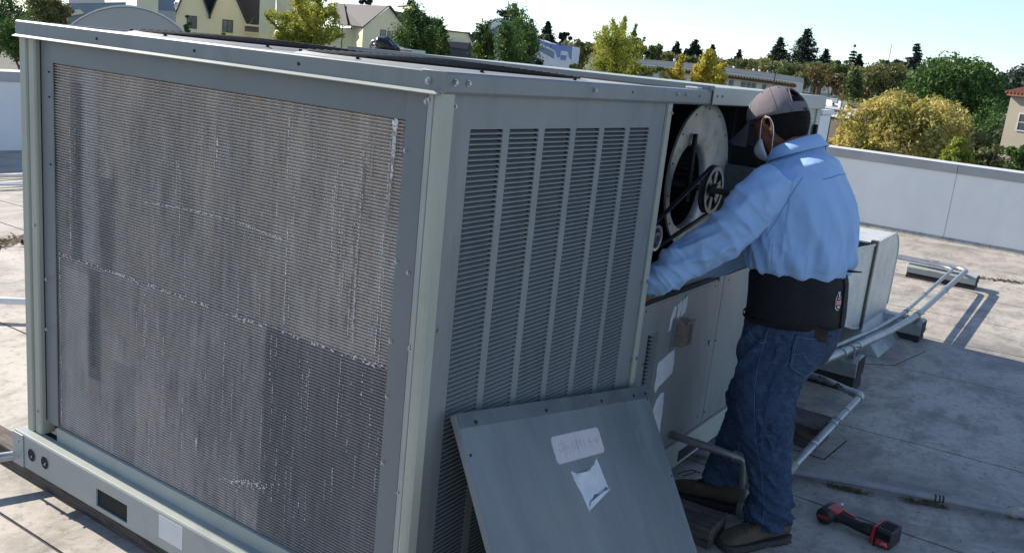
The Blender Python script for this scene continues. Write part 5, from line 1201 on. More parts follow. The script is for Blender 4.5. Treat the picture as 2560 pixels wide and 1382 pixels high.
def leaves(P, nrm, sz, mat, name, par, jit=.6, asp=.55, droop=0.0):
    n = len(P); rnd = RNG.normal(size=(n, 3)); nn = nrm * (1 - jit) + rnd * jit; nn /= np.linalg.norm(nn, axis=1)[:, None] + 1e-9
    r2 = RNG.normal(size=(n, 3)); r2[:, 2] -= droop; a = np.cross(nn, r2); a /= np.linalg.norm(a, axis=1)[:, None] + 1e-9; b_ = np.cross(nn, a)
    s = sz * RNG.uniform(.55, 1.35, size=(n, 1)); A = a * s * asp; B = b_ * s
    V = np.stack([P - B, P + A * .9 - B * .1 + nn * s * .12, P + B, P - A * .9 - B * .1 + nn * s * .12], 1).reshape(-1, 3)
    me = bpy.data.meshes.new(name); me.vertices.add(4 * n); me.vertices.foreach_set('co', V.astype(np.float32).ravel())
    me.loops.add(4 * n); me.loops.foreach_set('vertex_index', np.arange(4 * n, dtype=np.int32)); me.polygons.add(n)
    me.polygons.foreach_set('loop_start', np.arange(0, 4 * n, 4, dtype=np.int32)); me.polygons.foreach_set('loop_total', np.full(n, 4, dtype=np.int32))
    me.update(calc_edges=True); me.materials.append(M[mat]); o = bpy.data.objects.new(name, me); COL.objects.link(o); o.parent = par
    return o
def blobpts(c, R3, K, n, fill=.45, rb=.42, seed=None, flat=0.0):
    """leaf positions on the shells of K clumps spread through an ellipsoid"""
    d = RNG.normal(size=(K, 3)); d /= np.linalg.norm(d, axis=1)[:, None]; rad = RNG.uniform(fill, 1.0, size=(K, 1)) ** .6
    if flat: d[:, 2] = np.where(d[:, 2] < -flat, -flat * RNG.random(K), d[:, 2])
    cc = d * rad * (1 - rb * .75) * R3; rs = rb * RNG.uniform(.55, 1.15, size=K) * min(R3)
    k = RNG.integers(0, K, n); e = RNG.normal(size=(n, 3)); e /= np.linalg.norm(e, axis=1)[:, None]
    rr = RNG.uniform(.55, 1.08, size=(n, 1)); P = cc[k] + e * rr * rs[k][:, None] * 1.0 * np.array([1, 1, .85])
    return P + np.array(c), e
def trunk(b, p0, p1, r0, r1):
    n = 6; P = [Vector(p0).lerp(Vector(p1), i / n) + Vector((random.gauss(0, 1), random.gauss(0, 1), 0)) * (r0 * .5 if 0 < i < n else 0) for i in range(n + 1)]
    b.tube(P, [r0 + (r1 - r0) * i / n for i in range(n + 1)], 8); return P
def tree(px, py, D, rpx, hpx, mat, label, n=3500, K=26, name='tree', lsz=None, group=None, base=None, fill=.45, rb=.42, jit=.6, extra=None, droop=0.):
    """broadleaf tree: crown centre at photo column/row, radius and half height in photo pixels"""
    c = far(px, py, D); s = (c - EYE).length / FPX; R = rpx * s; H = hpx * s; zb = ZG if base is None else base
    t = thing(name, (c.x, c.y, zb), label, 'tree', group); o = np.array([0, 0, c.z - zb])
    P, e = blobpts(o, np.array([R, R, H]), K, n, fill, rb)
    if extra: pass
    leaves(P, e, lsz or 3.0 * s, mat, 'crown', t, jit, droop=droop)
    b = MB(); tp_ = trunk(b, (0, 0, 0), (0, 0, c.z - zb), max(.08, R * .09), R * .03)
    for k in range(6):
        a = random.random() * 6.3; q = Vector((R * .6 * math.cos(a), R * .6 * math.sin(a), c.z - zb + H * random.uniform(-.2, .5))); p = tp_[4]; b.tube([p, (p + q) / 2 + Vector((0, 0, H * .1)), q], [R * .045, R * .03, R * .012], 6)
    o_ = MB(); o_.v, o_.f = b.v, b.f; me = o_.mesh('trunk'); ob = bpy.data.objects.new('trunk', me); me.materials.append(M['bark']); COL.objects.link(ob); ob.parent = t
    return t
def conifer(px, ytop, ybot, D, wpx, label, mat='lf_dark', n=3200, layers=16, sparse=0.0, name='conifer', lsz=None, group=None, shape=1.0, droop=.12, lean=0):
    c = far(px, ytop, D); cb = far(px, ybot, D); s = (c - EYE).length / FPX; R = wpx * 1.75 * s; n = int(n * 2.6); t = thing(name, (c.x, c.y, ZG), label, 'tree', group)
    H = c.z - ZG; hb = cb.z - ZG; P = []; Nn = []
    b = MB(); b.tube([(0, 0, 0), (lean * .5, 0, H * .6), (lean, 0, H * .99)], [R * .12, R * .08, R * .01], 7)
    tot = 0
    for i in range(layers):
        f = (i + .5) / layers; z = hb + (H - hb) * (1 - f) * .98; rl = R * (f ** shape) * random.uniform(.72, 1.12); nb = max(4, int(5 + 6 * f))
        if random.random() < sparse * .5: continue
        for k in range(nb):
            a = random.random() * 6.3; L_ = rl * random.uniform(.6, 1.1); m = int(n / layers / nb * (1.2 * f + .35) * 1.4)
            b.tube([(lean * z / H, 0, z), (L_ * math.cos(a) * .9 + lean * z / H, L_ * math.sin(a) * .9, z - L_ * droop)], [R * .02 + .01, .01], 4)
            tt = RNG.uniform(.05, 1, size=m) ** .8; w_ = (.16 + .10 * (1 - tt)) * L_ * (1 - sparse * .6) + .12 * R * (1 - tt)
            x = lean * z / H + math.cos(a) * tt * L_ + RNG.normal(size=m) * w_ * .6; y = math.sin(a) * tt * L_ + RNG.normal(size=m) * w_ * .6; zz = z - tt * L_ * droop + RNG.normal(size=m) * w_ * .30
            P.append(np.stack([x, y, zz], 1)); e = np.stack([np.cos(a) * np.ones(m) * .4, np.sin(a) * np.ones(m) * .4, np.ones(m) * .6], 1); Nn.append(e)
    P = np.concatenate(P); Nn = np.concatenate(Nn); leaves(P, Nn, lsz or 2.6 * s, mat, 'crown', t, .7)
    me = b.mesh('trunk'); ob = bpy.data.objects.new('trunk', me); me.materials.append(M['bark']); COL.objects.link(ob); ob.parent = t
    return t
def feathery(px, ybot, D, branches, mat, label, n=2600, lsz=None, sp=7.5, name='tree', group=None, trunkpx=None, zb=None):
    """upright tree of separate leafy branches; branches = [(x0,y0,x1,y1,width)] in photo pixels"""
    c = far(px, ybot, D); s = (c - EYE).length / FPX; t = thing(name, (c.x, c.y, ZG), label, 'tree', group); o = Vector((c.x, c.y, ZG)); P = []; E = []; b = MB(); n = int(n * 1.7); branches = [q[:4] + (q[4] * 1.25,) for q in branches]
    tot = sum(math.hypot(q[2] - q[0], q[3] - q[1]) * q[4] for q in branches)
    for (x0, y0, x1, y1, w_) in branches:
        dd = D + random.uniform(-1, 1) * w_ * s * 3; A = far(x0, y0, D) - o; B = far(x1, y1, dd) - o
        m = int(n * math.hypot(x1 - x0, y1 - y0) * w_ / tot); tt = RNG.uniform(0, 1, size=m)
        sway = np.sin(tt * 3.1)[:, None] * RNG.normal(size=(1, 3)) * w_ * s * .5
        base = np.array(A)[None] * (1 - tt[:, None]) + np.array(B)[None] * tt[:, None] + sway
        # small side twigs
        nt_ = 46; k = RNG.integers(0, nt_, m); dirs = RNG.normal(size=(nt_, 3)); dirs[:, 2] += .5; dirs /= np.linalg.norm(dirs, axis=1)[:, None]; pos = RNG.uniform(0, 1, size=nt_); tt = np.where(RNG.random(m) < .75, pos[k], tt); base = np.array(A)[None] * (1 - tt[:, None]) + np.array(B)[None] * tt[:, None] + np.sin(tt * 3.1)[:, None] * sway.std(0)[None]
        tw = (1 - tt * .65)[:, None] * w_ * s
        P.append(base + dirs[k] * RNG.uniform(0, 1, size=(m, 1)) * tw * 1.75 + RNG.normal(size=(m, 3)) * tw * .16); E.append(dirs[k])
        b.tube([A, (A + B) / 2 + Vector(sway.mean(0)) * 1.2, B], [w_ * s * .10 + .01, w_ * s * .07 + .006, .006], 5)
    top = far(px, min(q[1] for q in branches), D) - o; b.tube([(0, 0, 0), (0, 0, top.z * .5), far(branches[0][0], branches[0][1], D) - o], [.12, .09, .04], 8)
    leaves(np.concatenate(P), np.concatenate(E), lsz or 3.4 * s, mat, 'crown', t, .75)
    me = b.mesh('trunk'); ob = bpy.data.objects.new('trunk', me); me.materials.append(M['bark']); COL.objects.link(ob); ob.parent = t
    return t

# ---- building helper: a facade is a vertical rectangle between two photo columns at given distances
class Facade:
    def __init__(s, pa, Da, pb, Db, yref=60):
        a, c = far(pa, yref, Da), far(pb, yref, Db); s.a = Vector((a.x, a.y, 0)); s.b = Vector((c.x, c.y, 0)); s.L = (s.b - s.a).length; s.u = (s.b - s.a) / s.L
        s.n = Vector((s.u.y, -s.u.x, 0)); e = Vector((EYE.x, EYE.y, 0))
        if (e - s.a).dot(s.n) < 0: s.n = -s.n
        s.y0 = None
    def uv(s, px, py):   # photo pixel -> (along, z) on the facade plane
        v = ROT @ Vector((px - 1280, -(py - 691), -FPX)); k = (s.a - EYE).dot(s.n) / v.dot(s.n); q = EYE + v * k; return ((q - s.a).dot(s.u), q.z)
    def P(s, a, z, out=0.0): return s.a + s.u * a + s.n * out + Vector((0, 0, z))
    def poly(s, pts, depth, name, mat, par, out=0.0):   # polygon (along, z) extruded backwards
        return MB().prism([s.P(a, z, out) for a, z in pts], -s.n * depth).build(name, mat, par)
    def polypx(s, pts, depth, name, mat, par, out=0.0): return s.poly([s.uv(*p) for p in pts], depth, name, mat, par, out)
    def window(s, x0, y0, x1, y1, par, frame='frame_dark', mull=1, bars=0, sill=False, pane='glass'):
        (a0, z1), (a1, z0) = s.uv(x0, (y0)), s.uv(x1, y1); w_ = abs(a1 - a0); f = w_ * .08
        if a0 > a1: a0, a1 = a1, a0
        z0 = s.uv((x0 + x1) / 2, y1)[1]; z1 = s.uv((x0 + x1) / 2, y0)[1]
        fr = MB()
        for (p, q, r, t_) in ((a0, a0 + f, z0, z1), (a1 - f, a1, z0, z1), (a0 + f, a1 - f, z1 - f, z1), (a0 + f, a1 - f, z0, z0 + f)): fr.prism([s.P(p, r, .04), s.P(q, r, .04), s.P(q, t_, .04), s.P(p, t_, .04)], -s.n * .06)
        for k in range(mull): c = a0 + w_ * (k + 1) / (mull + 1); fr.prism([s.P(c - f * .4, z0 + f, .035), s.P(c + f * .4, z0 + f, .035), s.P(c + f * .4, z1 - f, .035), s.P(c - f * .4, z1 - f, .035)], -s.n * .05)
        for k in range(bars): c = z0 + (z1 - z0) * (k + 1) / (bars + 1); fr.prism([s.P(a0 + f, c - f * .3, .03), s.P(a1 - f, c - f * .3, .03), s.P(a1 - f, c + f * .3, .03), s.P(a0 + f, c + f * .3, .03)], -s.n * .04)
        w = fr.build('window', frame, par)
        MB().prism([s.P(a0 + f, z0 + f, .012), s.P(a1 - f, z0 + f, .012), s.P(a1 - f, z1 - f, .012), s.P(a0 + f, z1 - f, .012)], -s.n * .01).build('pane', pane, w)
        if sill: MB().prism([s.P(a0 - f, z0 - f, .07), s.P(a1 + f, z0 - f, .07), s.P(a1 + f, z0, .07), s.P(a0 - f, z0, .07)], -s.n * .07).build('sill', 'frame_white', w)
        return w

# ---- yellow gabled house
def house(label, cat='house', loc=(0, 0, 0)): return thing('house', (loc[0], loc[1], ZG), label, cat)
F1 = Facade(440, 62, 650, 62.3); h1 = house('pale yellow house with steep dark roof gables and two dark windows', loc=F1.a)
def down(F, pts, zb=ZG):
    q = [F.uv(*p) for p in pts]; return q + [(q[-1][0], zb), (q[0][0], zb)]
F1.poly(down(F1, [(438, 40), (450, 5), (484, -62), (524, 46), (566, -55), (616, 60), (622, 60), (650, 66)]), 7, 'wall', 'yellowwall', h1)
def roofslab(F, p0, p1, depth, name, mat, par, th=.16, out=.25, dz=0.02):
    (a0, z0), (a1, z1) = F.uv(*p0), F.uv(*p1); v = Vector((a1 - a0, z1 - z0)); nrm = Vector((-v.y, v.x)).normalized()
    if nrm.y < 0: nrm = -nrm
    return MB().prism([F.P(a0, z0 + dz, out), F.P(a1, z1 + dz, out), F.P(a1 + nrm.x * th, z1 + nrm.y * th + dz, out), F.P(a0 + nrm.x * th, z0 + nrm.y * th + dz, out)], -F.n * depth).build(name, mat, par)
for p0, p1 in (((438, 40), (484, -66)), ((484, -66), (524, 48)), ((524, 48), (566, -58)), ((566, -58), (618, 62))): roofslab(F1, p0, p1, 7.4, 'roof', 'slateroof', h1)
# dark roof of the main block seen in the valleys between the gables
F1.polypx([(480, -80), (660, -60), (660, 66), (618, 62), (566, 40), (524, 46), (490, 20)], .3, 'roof', 'slateroof', h1, out=-2.6)
F1.window(467, 40, 492, 72, h1); F1.window(556, 50, 582, 82, h1)
bxw = F1.polypx([(612, 62), (654, 66), (654, 84), (612, 80)], .5, 'balcony_recess', 'brownwall', h1, out=.05)
F1.polypx([(611, 60), (655, 64), (655, 69), (611, 65)], .6, 'balcony_trim', 'yellowwall', h1, out=.3); F1.polypx([(611, 79), (655, 83), (655, 87), (611, 83)], .6, 'balcony_trim', 'yellowwall', h1, out=.3)
F1.polypx([(622, 58), (636, 36), (654, 40), (644, 58)], .15, 'skylight', 'glass', h1, out=.5)
F2 = Facade(650, 58, 706, 58); h2 = house('tall plain yellow tower block with a shaded side, left of the golden-green tree', 'building', F2.a)
F2.poly(down(F2, [(652, -60), (692, -58)]), 6, 'wall', 'yellowwall', h2); F2.polypx([(692, -58), (735, -50), (735, 75), (692, 60)], 5, 'side_wall', 'yellowwall', h2, out=-.8)
F3 = Facade(715, 56, 910, 55.5); h3 = house('low yellow house wing with grey shingle roof behind the golden-green tree', loc=F3.a)
F3.poly(down(F3, [(700, 78), (738, 40), (760, 72), (908, 70)]), 3, 'wall', 'yellowwall', h3)
F3.polypx([(690, 72), (738, 30), (744, 40), (702, 82)], 3.5, 'roof', 'slateroof', h3, out=.2)
F4 = Facade(908, 53, 1040, 53.6); h4 = house('pale yellow gabled house with two narrow dark windows', loc=F4.a)
F4.poly(down(F4, [(908, 68), (972, 19), (1016, 76), (1034, 96)]), 8, 'wall', 'yellowwall', h4)
roofslab(F4, (972, 17), (1040, 104), 8.4, 'roof', 'slateroof', h4)
def slab4(pts, name, mat, par, th=.12): P = [Vector(p) for p in pts]; n = (P[1] - P[0]).cross(P[3] - P[0]).normalized(); return MB().prism(P, n * th).build(name, mat, par)
slab4([far(908, 70, 52.9), far(972, 18, 53.5), far(850, 12, 58), far(846, 62, 57)], 'roof', 'shingle2', h4)
slab4([far(838, 60, 56.6), far(872, 66, 54.6), far(862, 12, 57), far(843, 10, 58)], 'roof', 'slateroof', h4)
F4.window(951, 75, 963, 111, h4, mull=0, bars=2); F4.window(969, 78, 980, 113, h4, mull=0, bars=2)
F5 = Facade(985, 60, 1095, 60.6); h5 = house('farther yellow gable with dark roof behind the columnar trees', loc=F5.a)
F5.poly(down(F5, [(1000, 50), (1012, 30), (1033, 16), (1062, 44), (1088, 72)]), 9, 'wall', 'yellowwall', h5); roofslab(F5, (1033, 14), (1095, 80), 9.5, 'roof', 'slateroof', h5)
slab4([far(976, 26, 59), far(1034, 36, 60), far(1020, 78, 58), far(1005, 72, 57)], 'roof', 'slateroof', h5)
F6 = Facade(1100, 57, 1200, 57.5); h6 = house('low yellow building with sloping side and dark lean-to roofs between the green trees', 'building', F6.a)
F6.poly(down(F6, [(1103, 76), (1170, 84), (1198, 140)]), 6, 'wall', 'yellowwall', h6); roofslab(F6, (1170, 83), (1200, 146), 6.3, 'roof', 'slateroof', h6); F6.polypx([(1103, 74), (1171, 82), (1171, 85), (1103, 78)], 6.2, 'parapet_trim', 'shingle2', h6, out=.15)
F6.polypx([(1112, 104), (1172, 108), (1188, 150), (1110, 150)], .6, 'lean_to_roof', 'slateroof', h6, out=.9); F6.polypx([(1118, 106), (1168, 109), (1162, 123), (1120, 118)], .1, 'lean_to_roof', 'shingle2', h6, out=1.2)
# ---- grey vault end and buildings behind it
FV = Facade(160, 24, 470, 24); vb = thing('vaulted_building', tuple(FV.a[:2]) + (ZG,), 'grey stucco barrel-vault gable rising just beyond the unit at left', 'building')
q = [FV.uv(310 + 205 * math.sin(math.radians(a)), 222 - 203 * math.cos(math.radians(a))) for a in range(-62, 70, 6)]
FV.poly(q + [(q[-1][0], ZG), (q[0][0], ZG)], 9, 'end_wall', 'greystucco', vb)
P_ = [(a, z) for a, z in q]; b = MB()
b.loft([[FV.P(a, z + .02, .06), FV.P(a, z + .10, .06), FV.P(a, z + .10, -9.1), FV.P(a, z + .02, -9.1)] for a, z in P_]); b.build('vault_roof', 'capbright', vb)
FB = Facade(150, 66, 440, 66); gb_ = thing('building', tuple(FB.a[:2]) + (ZG,), 'blue-grey flat-roofed building behind the barrel vault at upper left', 'building')
FB.poly(down(FB, [(172, 8), (315, 6)]), 6, 'wall', 'bluegrey', gb_); FB.polypx([(172, -3), (260, -3), (260, 8), (172, 9)], 6.2, 'parapet_band', 'frame_white', gb_, out=.1)
FB.polypx([(168, 28), (200, 24), (212, 34), (168, 42)], 1, 'awning', 'creamwall', gb_, out=.6)
FC = Facade(315, 50, 440, 50); yb = thing('building', tuple(FC.a[:2]) + (ZG,), 'yellow and grey block with a white chimney above the barrel vault', 'building')
FC.poly(down(FC, [(342, -20), (396, -20)]), 5, 'wall', 'yellowwall', yb); FC.poly(down(FC, [(396, 26), (440, 30)]), 4, 'wall', 'greystucco', yb); FC.polypx([(396, -20), (440, -25), (440, 30), (396, 26)], .5, 'upper_wall', 'bluegrey', yb, out=-2)
b = MB(); p = FC.P(*FC.uv(440, 20)); b.tube([p, p + Vector((0, 0, .35)), p + Vector((0, 0, .36)), p + Vector((0, 0, .5))], [.14, .14, .2, .12], 12); b.build('chimney', 'white', yb)
# ---- white and blue building with wavy parapet
FW = Facade(1335, 55, 1430, 54.6); wb = thing('building', tuple(FW.a[:2]) + (ZG,), 'white building with a scalloped blue parapet and small blue square', 'building')
FW.poly(down(FW, [(1338, 96), (1370, 108), (1400, 114), (1429, 116)]), 6, 'wall', 'white', wb)
FW.polypx([(1337, 93), (1352, 101), (1372, 108), (1400, 114), (1430, 116), (1428, 150), (1424, 146), (1420, 130), (1406, 127), (1402, 129), (1400, 142), (1394, 146), (1388, 128), (1372, 118), (1340, 103)], .3, 'blue_parapet', 'bluepaint', wb, out=.06)
FW.polypx([(1402, 138), (1416, 139), (1415, 151), (1401, 150)], .1, 'blue_square', 'bluepaint', wb, out=.05)
FW.polypx([(1342, 110), (1386, 130), (1385, 148), (1342, 124)], .2, 'recess', 'bluegrey', wb, out=.04)
for k in range(24):
    x = 1339 + k * 3.8; a, z = FW.uv(x, np.interp(x, [1337, 1352, 1372, 1400, 1430], [92, 100, 107, 113, 115])); MB().prism([FW.P(a - .03, z, .12), FW.P(a + .03, z, .12), FW.P(a + .03, z + .05, .12), FW.P(a - .03, z + .05, .12)], -FW.n * .3).build('cap_tile', 'bluepaint', wb)
FX = Facade(1200, 70, 1345, 70); xb = thing('building', tuple(FX.a[:2]) + (ZG,), 'pale blue stepped building with rooftop tank behind the green columnar trees', 'building')
FX.poly(down(FX, [(1203, 84), (1235, 56), (1262, 50), (1310, 62), (1342, 70)]), 6, 'wall', 'bluegrey', xb); FX.polypx([(1215, 66), (1240, 52), (1258, 50), (1262, 60), (1216, 78)], .5, 'white_gable', 'white', xb, out=.3)
FX.poly(down(FX, [(1236, 86), (1256, 84)]), .3, 'white_wall', 'white', xb, out=.4)
c = far(1322, 90, 62); s = 62 / FPX; MB().cyl((c.x, c.y, c.z - 2), (c.x, c.y, far(1322, 64, 62).z), 22 * s, 24).build('tank', 'brownwall', xb, smooth='auto')
MB().tube([(c.x, c.y, c.z - 2), (c.x, c.y, far(1322, 63, 62).z + .02)], [.02, .02], 5).build('mast', 'galv', xb)
# ---- long cream building with cornice
FL = Facade(1470, 43, 1995, 41); lb = thing('building', tuple(FL.a[:2]) + (ZG,), 'long cream two-storey building with grey parapet, brown cornice band and paired white windows', 'building')
FL.poly(down(FL, [(1478, 146), (1590, 155), (1760, 170), (1990, 200)]), 6, 'wall', 'creamwall', lb)
XS = [1478, 1590, 1760, 1935, 1990]; T0 = [138, 147, 161, 184, 192]
def fl(o0, o1): return [(x, y + o0) for x, y in zip(XS, T0)] + [(x, y + o1) for x, y in zip(XS[::-1], T0[::-1])]
FL.polypx(fl(0, 12.5), 6.4, 'parapet', 'greystucco', lb, out=.5)
FL.polypx(fl(12.6, 16.5), 1.2, 'cornice', 'creamwall', lb, out=.8); FL.polypx(fl(16.6, 19), .6, 'cornice_bed', 'creamwall', lb, out=.45)
FL.polypx(fl(19.2, 27), .6, 'cornice_band', 'brownband', lb, out=.25)
for k in range(54):
    x = 1595 + k * 7.2; y = np.interp(x, XS, T0) + 17; a, z = FL.uv(x, y); MB().prism([FL.P(a - .05, z - .1, .72), FL.P(a + .05, z - .1, .72), FL.P(a + .05, z + .02, .72), FL.P(a - .05, z + .02, .72)], -FL.n * .35).build('dentil', 'creamwall', lb)
for x0, x1 in ((1600, 1614), (1618, 1632), (1648, 1662), (1666, 1682), (1690, 1706), (1740, 1752), (1822, 1833), (1852, 1863), (1866, 1876), (1879, 1888), (1906, 1914), (1930, 1938)):
    y = np.interp(x0, XS, T0) + 30; FL.window(x0, y, x1, y + 24, lb, 'frame_white', 0, 1, pane='glass' if x0 > 1720 else 'bluegrey')
FL.poly(down(FL, [(1474, 163), (1492, 158)]), .8, 'white_pier', 'white', lb, out=.9)
FL.polypx([(1748, 139), (1766, 141), (1764, 165), (1746, 162)], 1.5, 'roof_hut', 'creamwall', lb, out=-1.0)
for x in (1602, 1678, 1828, 1878, 1893): 
    c = FL.P(*FL.uv(x, np.interp(x, [1590, 1935], [146, 190])), -1.0); MB().tube([c - Vector((0, 0, .3)), c + Vector((0, 0, .22)), c + Vector((0, 0, .24)), c + Vector((0, 0, .34))], [.07, .07, .11, .06], 10).build('roof_vent', 'white', lb)
# ---- low rooftops seen over the cap at right
def lowroof(x0, x1, yt, yb_, D, mat, label, capm='capbright', depth=6):
    F = Facade(x0, D, x1, D * .97); t = thing('building', tuple(F.a[:2]) + (ZG,), label, 'building')
    (a0, z0), (a1, _) = F.uv(x0, yt), F.uv(x1, yt); F.poly([(a0, ZG), (a1, ZG), (a1, z0), (a0, z0)], depth, 'wall', mat, t); F.poly([(a0 - .1, z0), (a1 + .1, z0), (a1 + .1, z0 + .12), (a0 - .1, z0 + .12)], depth + .2, 'parapet_cap', capm, t, out=.1); return F, t
lowroof(1900, 2180, 236, 260, 75, 'rooffelt', 'far low roof with grey felt below the russet trees')
FA, ta = lowroof(2035, 2105, 242, 262, 58, 'white', 'white rooftop penthouse with a pale blue mural panel'); 
FA.polypx([(2083, 238), (2096, 240), (2094, 258), (2081, 256)], .1, 'mural_panel', 'bluegrey', ta, out=.06)
FA.polypx([(2040, 236), (2110, 242), (2110, 246), (2040, 240)], .5, 'dark_coping', 'frame_dark', ta, out=.2)
FR, tr_ = lowroof(2040, 2150, 268, 290, 40, 'bluegrey', 'grey-blue flat roof crowded with plant, left of the yellow bush'); 
FS, ts = lowroof(2068, 2160, 290, 300, 30, 'brownwall', 'brown stucco wall with white coping left of the yellow bush', 'white', 5)
FS.polypx([(2068, 276), (2095, 278), (2095, 291), (2068, 289)], .3, 'white_upstand', 'white', ts, out=-1.6); FS.polypx([(2100, 281), (2126, 284), (2126, 294), (2100, 292)], .3, 'white_upstand', 'white', ts, out=-1.5)
def acbox(px, py, D, w_, h_, label):
    c = far(px, py, D); s = D / FPX; t = thing('rooftop_ac', (c.x, c.y, c.z - h_ * s), label, 'air conditioner', 'air handling units on the far roofs'); F = Facade(px - w_, D, px + w_, D)
    a0, z1 = F.uv(px - w_, py - h_ / 2); a1, z0 = F.uv(px + w_, py + h_ / 2); F.poly([(a0, z0), (a1, z0), (a1, z1 - .1), (a1 - .15, z1), (a0 + .2, z1), (a0, z1 - .25)], (a1 - a0) * .8, 'casing', 'capbright', t)
    for k in range(3): F.poly([(a0 + .1, z0 + .15 + k * (z1 - z0) * .22), (a0 + (a1 - a0) * .45, z0 + .15 + k * (z1 - z0) * .22), (a0 + (a1 - a0) * .45, z0 + .22 + k * (z1 - z0) * .22), (a0 + .1, z0 + .22 + k * (z1 - z0) * .22)], .02, 'grille_slot', 'frame_dark', t, out=.01)
    MB().prism([F.P(a0, z0 - 1.2, 0), F.P(a1, z0 - 1.2, 0), F.P(a1, z0 - .002, 0), F.P(a0, z0 - .002, 0)], -F.n * .8).build('stand', 'rooffelt', t)
acbox(2002, 226, 62, 7, 14, 'small white air handler on the far roof, left of the pair'); acbox(2022, 224, 61, 9, 18, 'boxy white air handler on the far roof beside the curved street lamp'); acbox(2066, 225, 60, 11, 18, 'rounded white air handler below the russet trees')
acbox(2058, 262, 42, 8, 7, 'low grey condenser left of the second one on the near grey roof'); acbox(2086, 265, 42, 9, 8, 'low white-topped condenser on the near grey roof'); acbox(2130, 258, 44, 15, 14, 'wide dark-mouthed air handler left of the yellow bush')
# ---- street lamps
def lamp(px, ytop, ybot, D, arm, label, drop=16, col='lampgreen'):
    c = far(px, ybot, D); t = thing('street_lamp', (c.x, c.y, ZG), label, 'street lamp'); top = far(px, ytop + 18, D); F = Facade(px, D, px + 50, D); s = D / FPX
    MB().tube([(c.x, c.y, ZG), (c.x, c.y, top.z)], [6 * s * .5, 2.2 * s], 10).build('pole', col, t, smooth='auto')
    u = F.u * (1 if arm > 0 else -1); A = abs(arm) * s; P = [Vector((c.x, c.y, top.z)) + u * (A * (1 - math.cos(a))) + Vector((0, 0, 17 * s * math.sin(a))) for a in [PI / 2 * k / 8 for k in range(9)]]
    MB().tube(P, 1.6 * s, 8).build('arm', col, t, smooth=True); e = P[-1]
    MB().tube([P[-1], e + u * 3 * s, e + u * 3 * s - Vector((0, 0, drop * .35 * s))], 1.4 * s, 8).build('arm_tip', col, t)
    e = e + u * 3 * s; MB().tube([e - Vector((0, 0, drop * .30 * s)), e - Vector((0, 0, drop * .55 * s)), e - Vector((0, 0, drop * .85 * s))], [2 * s, 3 * s, 5.5 * s], 12).build('lamp_shade', col, t, smooth='auto')
    MB().tube([e - Vector((0, 0, drop * .86 * s)), e - Vector((0, 0, drop * 1.1 * s)), e - Vector((0, 0, drop * 1.28 * s))], [5 * s, 4.5 * s, 1.5 * s], 12).build('lamp_globe', 'lampglass', t, smooth='auto')
lamp(853, 53, 130, 26, 34, 'dark green street lamp with curved arm and bell shade beside the golden-green tree', 22)
lamp(1931, 166, 230, 34, -28, 'dark street lamp reaching left at the end of the cream building', 14); lamp(2022, 188, 250, 36, 24, 'slim street lamp curving right in front of the far roofs', 12)
c = far(2103, 262, 38); t = thing('traffic_pole', (c.x, c.y, ZG), 'tall pole with long mast arm and red lower shaft behind the flat roofs', 'pole'); s = 38 / FPX
F = Facade(2103, 38, 2153, 38); tp0 = Vector((c.x, c.y, ZG)); zz = lambda y: far(2103, y, 38).z
MB().tube([tp0, (c.x, c.y, zz(222))], 2 * s, 8).build('red_shaft', 'redpole', t); MB().tube([(c.x, c.y, zz(222)), (c.x, c.y, zz(205)), tuple(Vector((c.x, c.y, zz(197))) - F.u * 3 * s * 2), tuple(Vector((c.x, c.y, zz(194))) - F.u * 40 * s)], 1.3 * s, 8).build('mast_arm', 'blackmetal', t)
MB().tube([tuple(Vector((c.x, c.y, zz(194.5))) - F.u * 34 * s), tuple(Vector((c.x, c.y, zz(193.5))) - F.u * 46 * s)], 2.4 * s, 8).build('lamp_head', 'white', t)
# ---- right-hand beige building with tile roof
FT = Facade(2508, 25, 2600, 24.6); tb_ = thing('building', tuple(FT.a[:2]) + (ZG,), 'beige stucco building with terracotta tile edge at the right border', 'building')
FT.poly(down(FT, [(2528, 238), (2640, 246)]), 6, 'wall', 'beige', tb_)
for k in range(9):
    x = 2524 + k * 9; a, z = FT.uv(x, 226 + k * .9); MB().tube([FT.P(a, z - .08, .25), FT.P(a, z + .22, -1.4)], .055, 8).build('roof_tile', 'terracotta', tb_, smooth='auto')
a, z = FT.uv(2524, 236); a2, z2 = FT.uv(2640, 246); FT.poly([(a, z - .06), (a2, z - .06), (a2, z + .04), (a, z + .04)], .4, 'eaves', 'terracotta', tb_, out=.22)
FT.window(2549, 284, 2575, 330, tb_, 'frame_white', 0, 1)
# ---- far hill and mast
pts = []
b = MB(); n = 40; rows = []
for i in range(7):
    D = 1150 + i * 60; rows.append([Vector((far(2380 + k * 16, 200, D).x, far(2380 + k * 16, 200, D).y, ZG + (far(2380 + k * 16, max(150, 206 - 42 * min(1, max(0, (k - 4) / 7))) + 5 * noise.noise(Vector((k * .4, 1, 0))) , 1300).z - ZG) * math.sin(PI / 2 * min(1, i / 3)) * (1 if i < 5 else .7))) for k in range(n)])
b.grid(rows); b.build('hill', 'hillwood', kind='structure', smooth=True)
hp_ = np.array([[far(x, y, D).x, far(x, y, D).y, far(x, y, D).z] for x, y, D in [(2490 + random.random() * 120, None, 0) for _ in range(0)]]) if False else None
P = []
for _ in range(1500):
    x = 2470 + random.random() * 130; top = 206 - 42 * min(1, max(0, ((x - 2380) / 16 - 4) / 7)); y = top - 4 + random.random() ** .7 * 40; q = far(x, y, 1180 + random.random() * 60); P.append((q.x, q.y, q.z))
P = np.array(P); o = leaves(P, np.tile([0, -.3, .6], (len(P), 1)), 3.2, 'lf_dark', 'hill_woods', None, .7); tag(o, 'dark conifer woods covering the far hill at the right edge', kind='stuff')
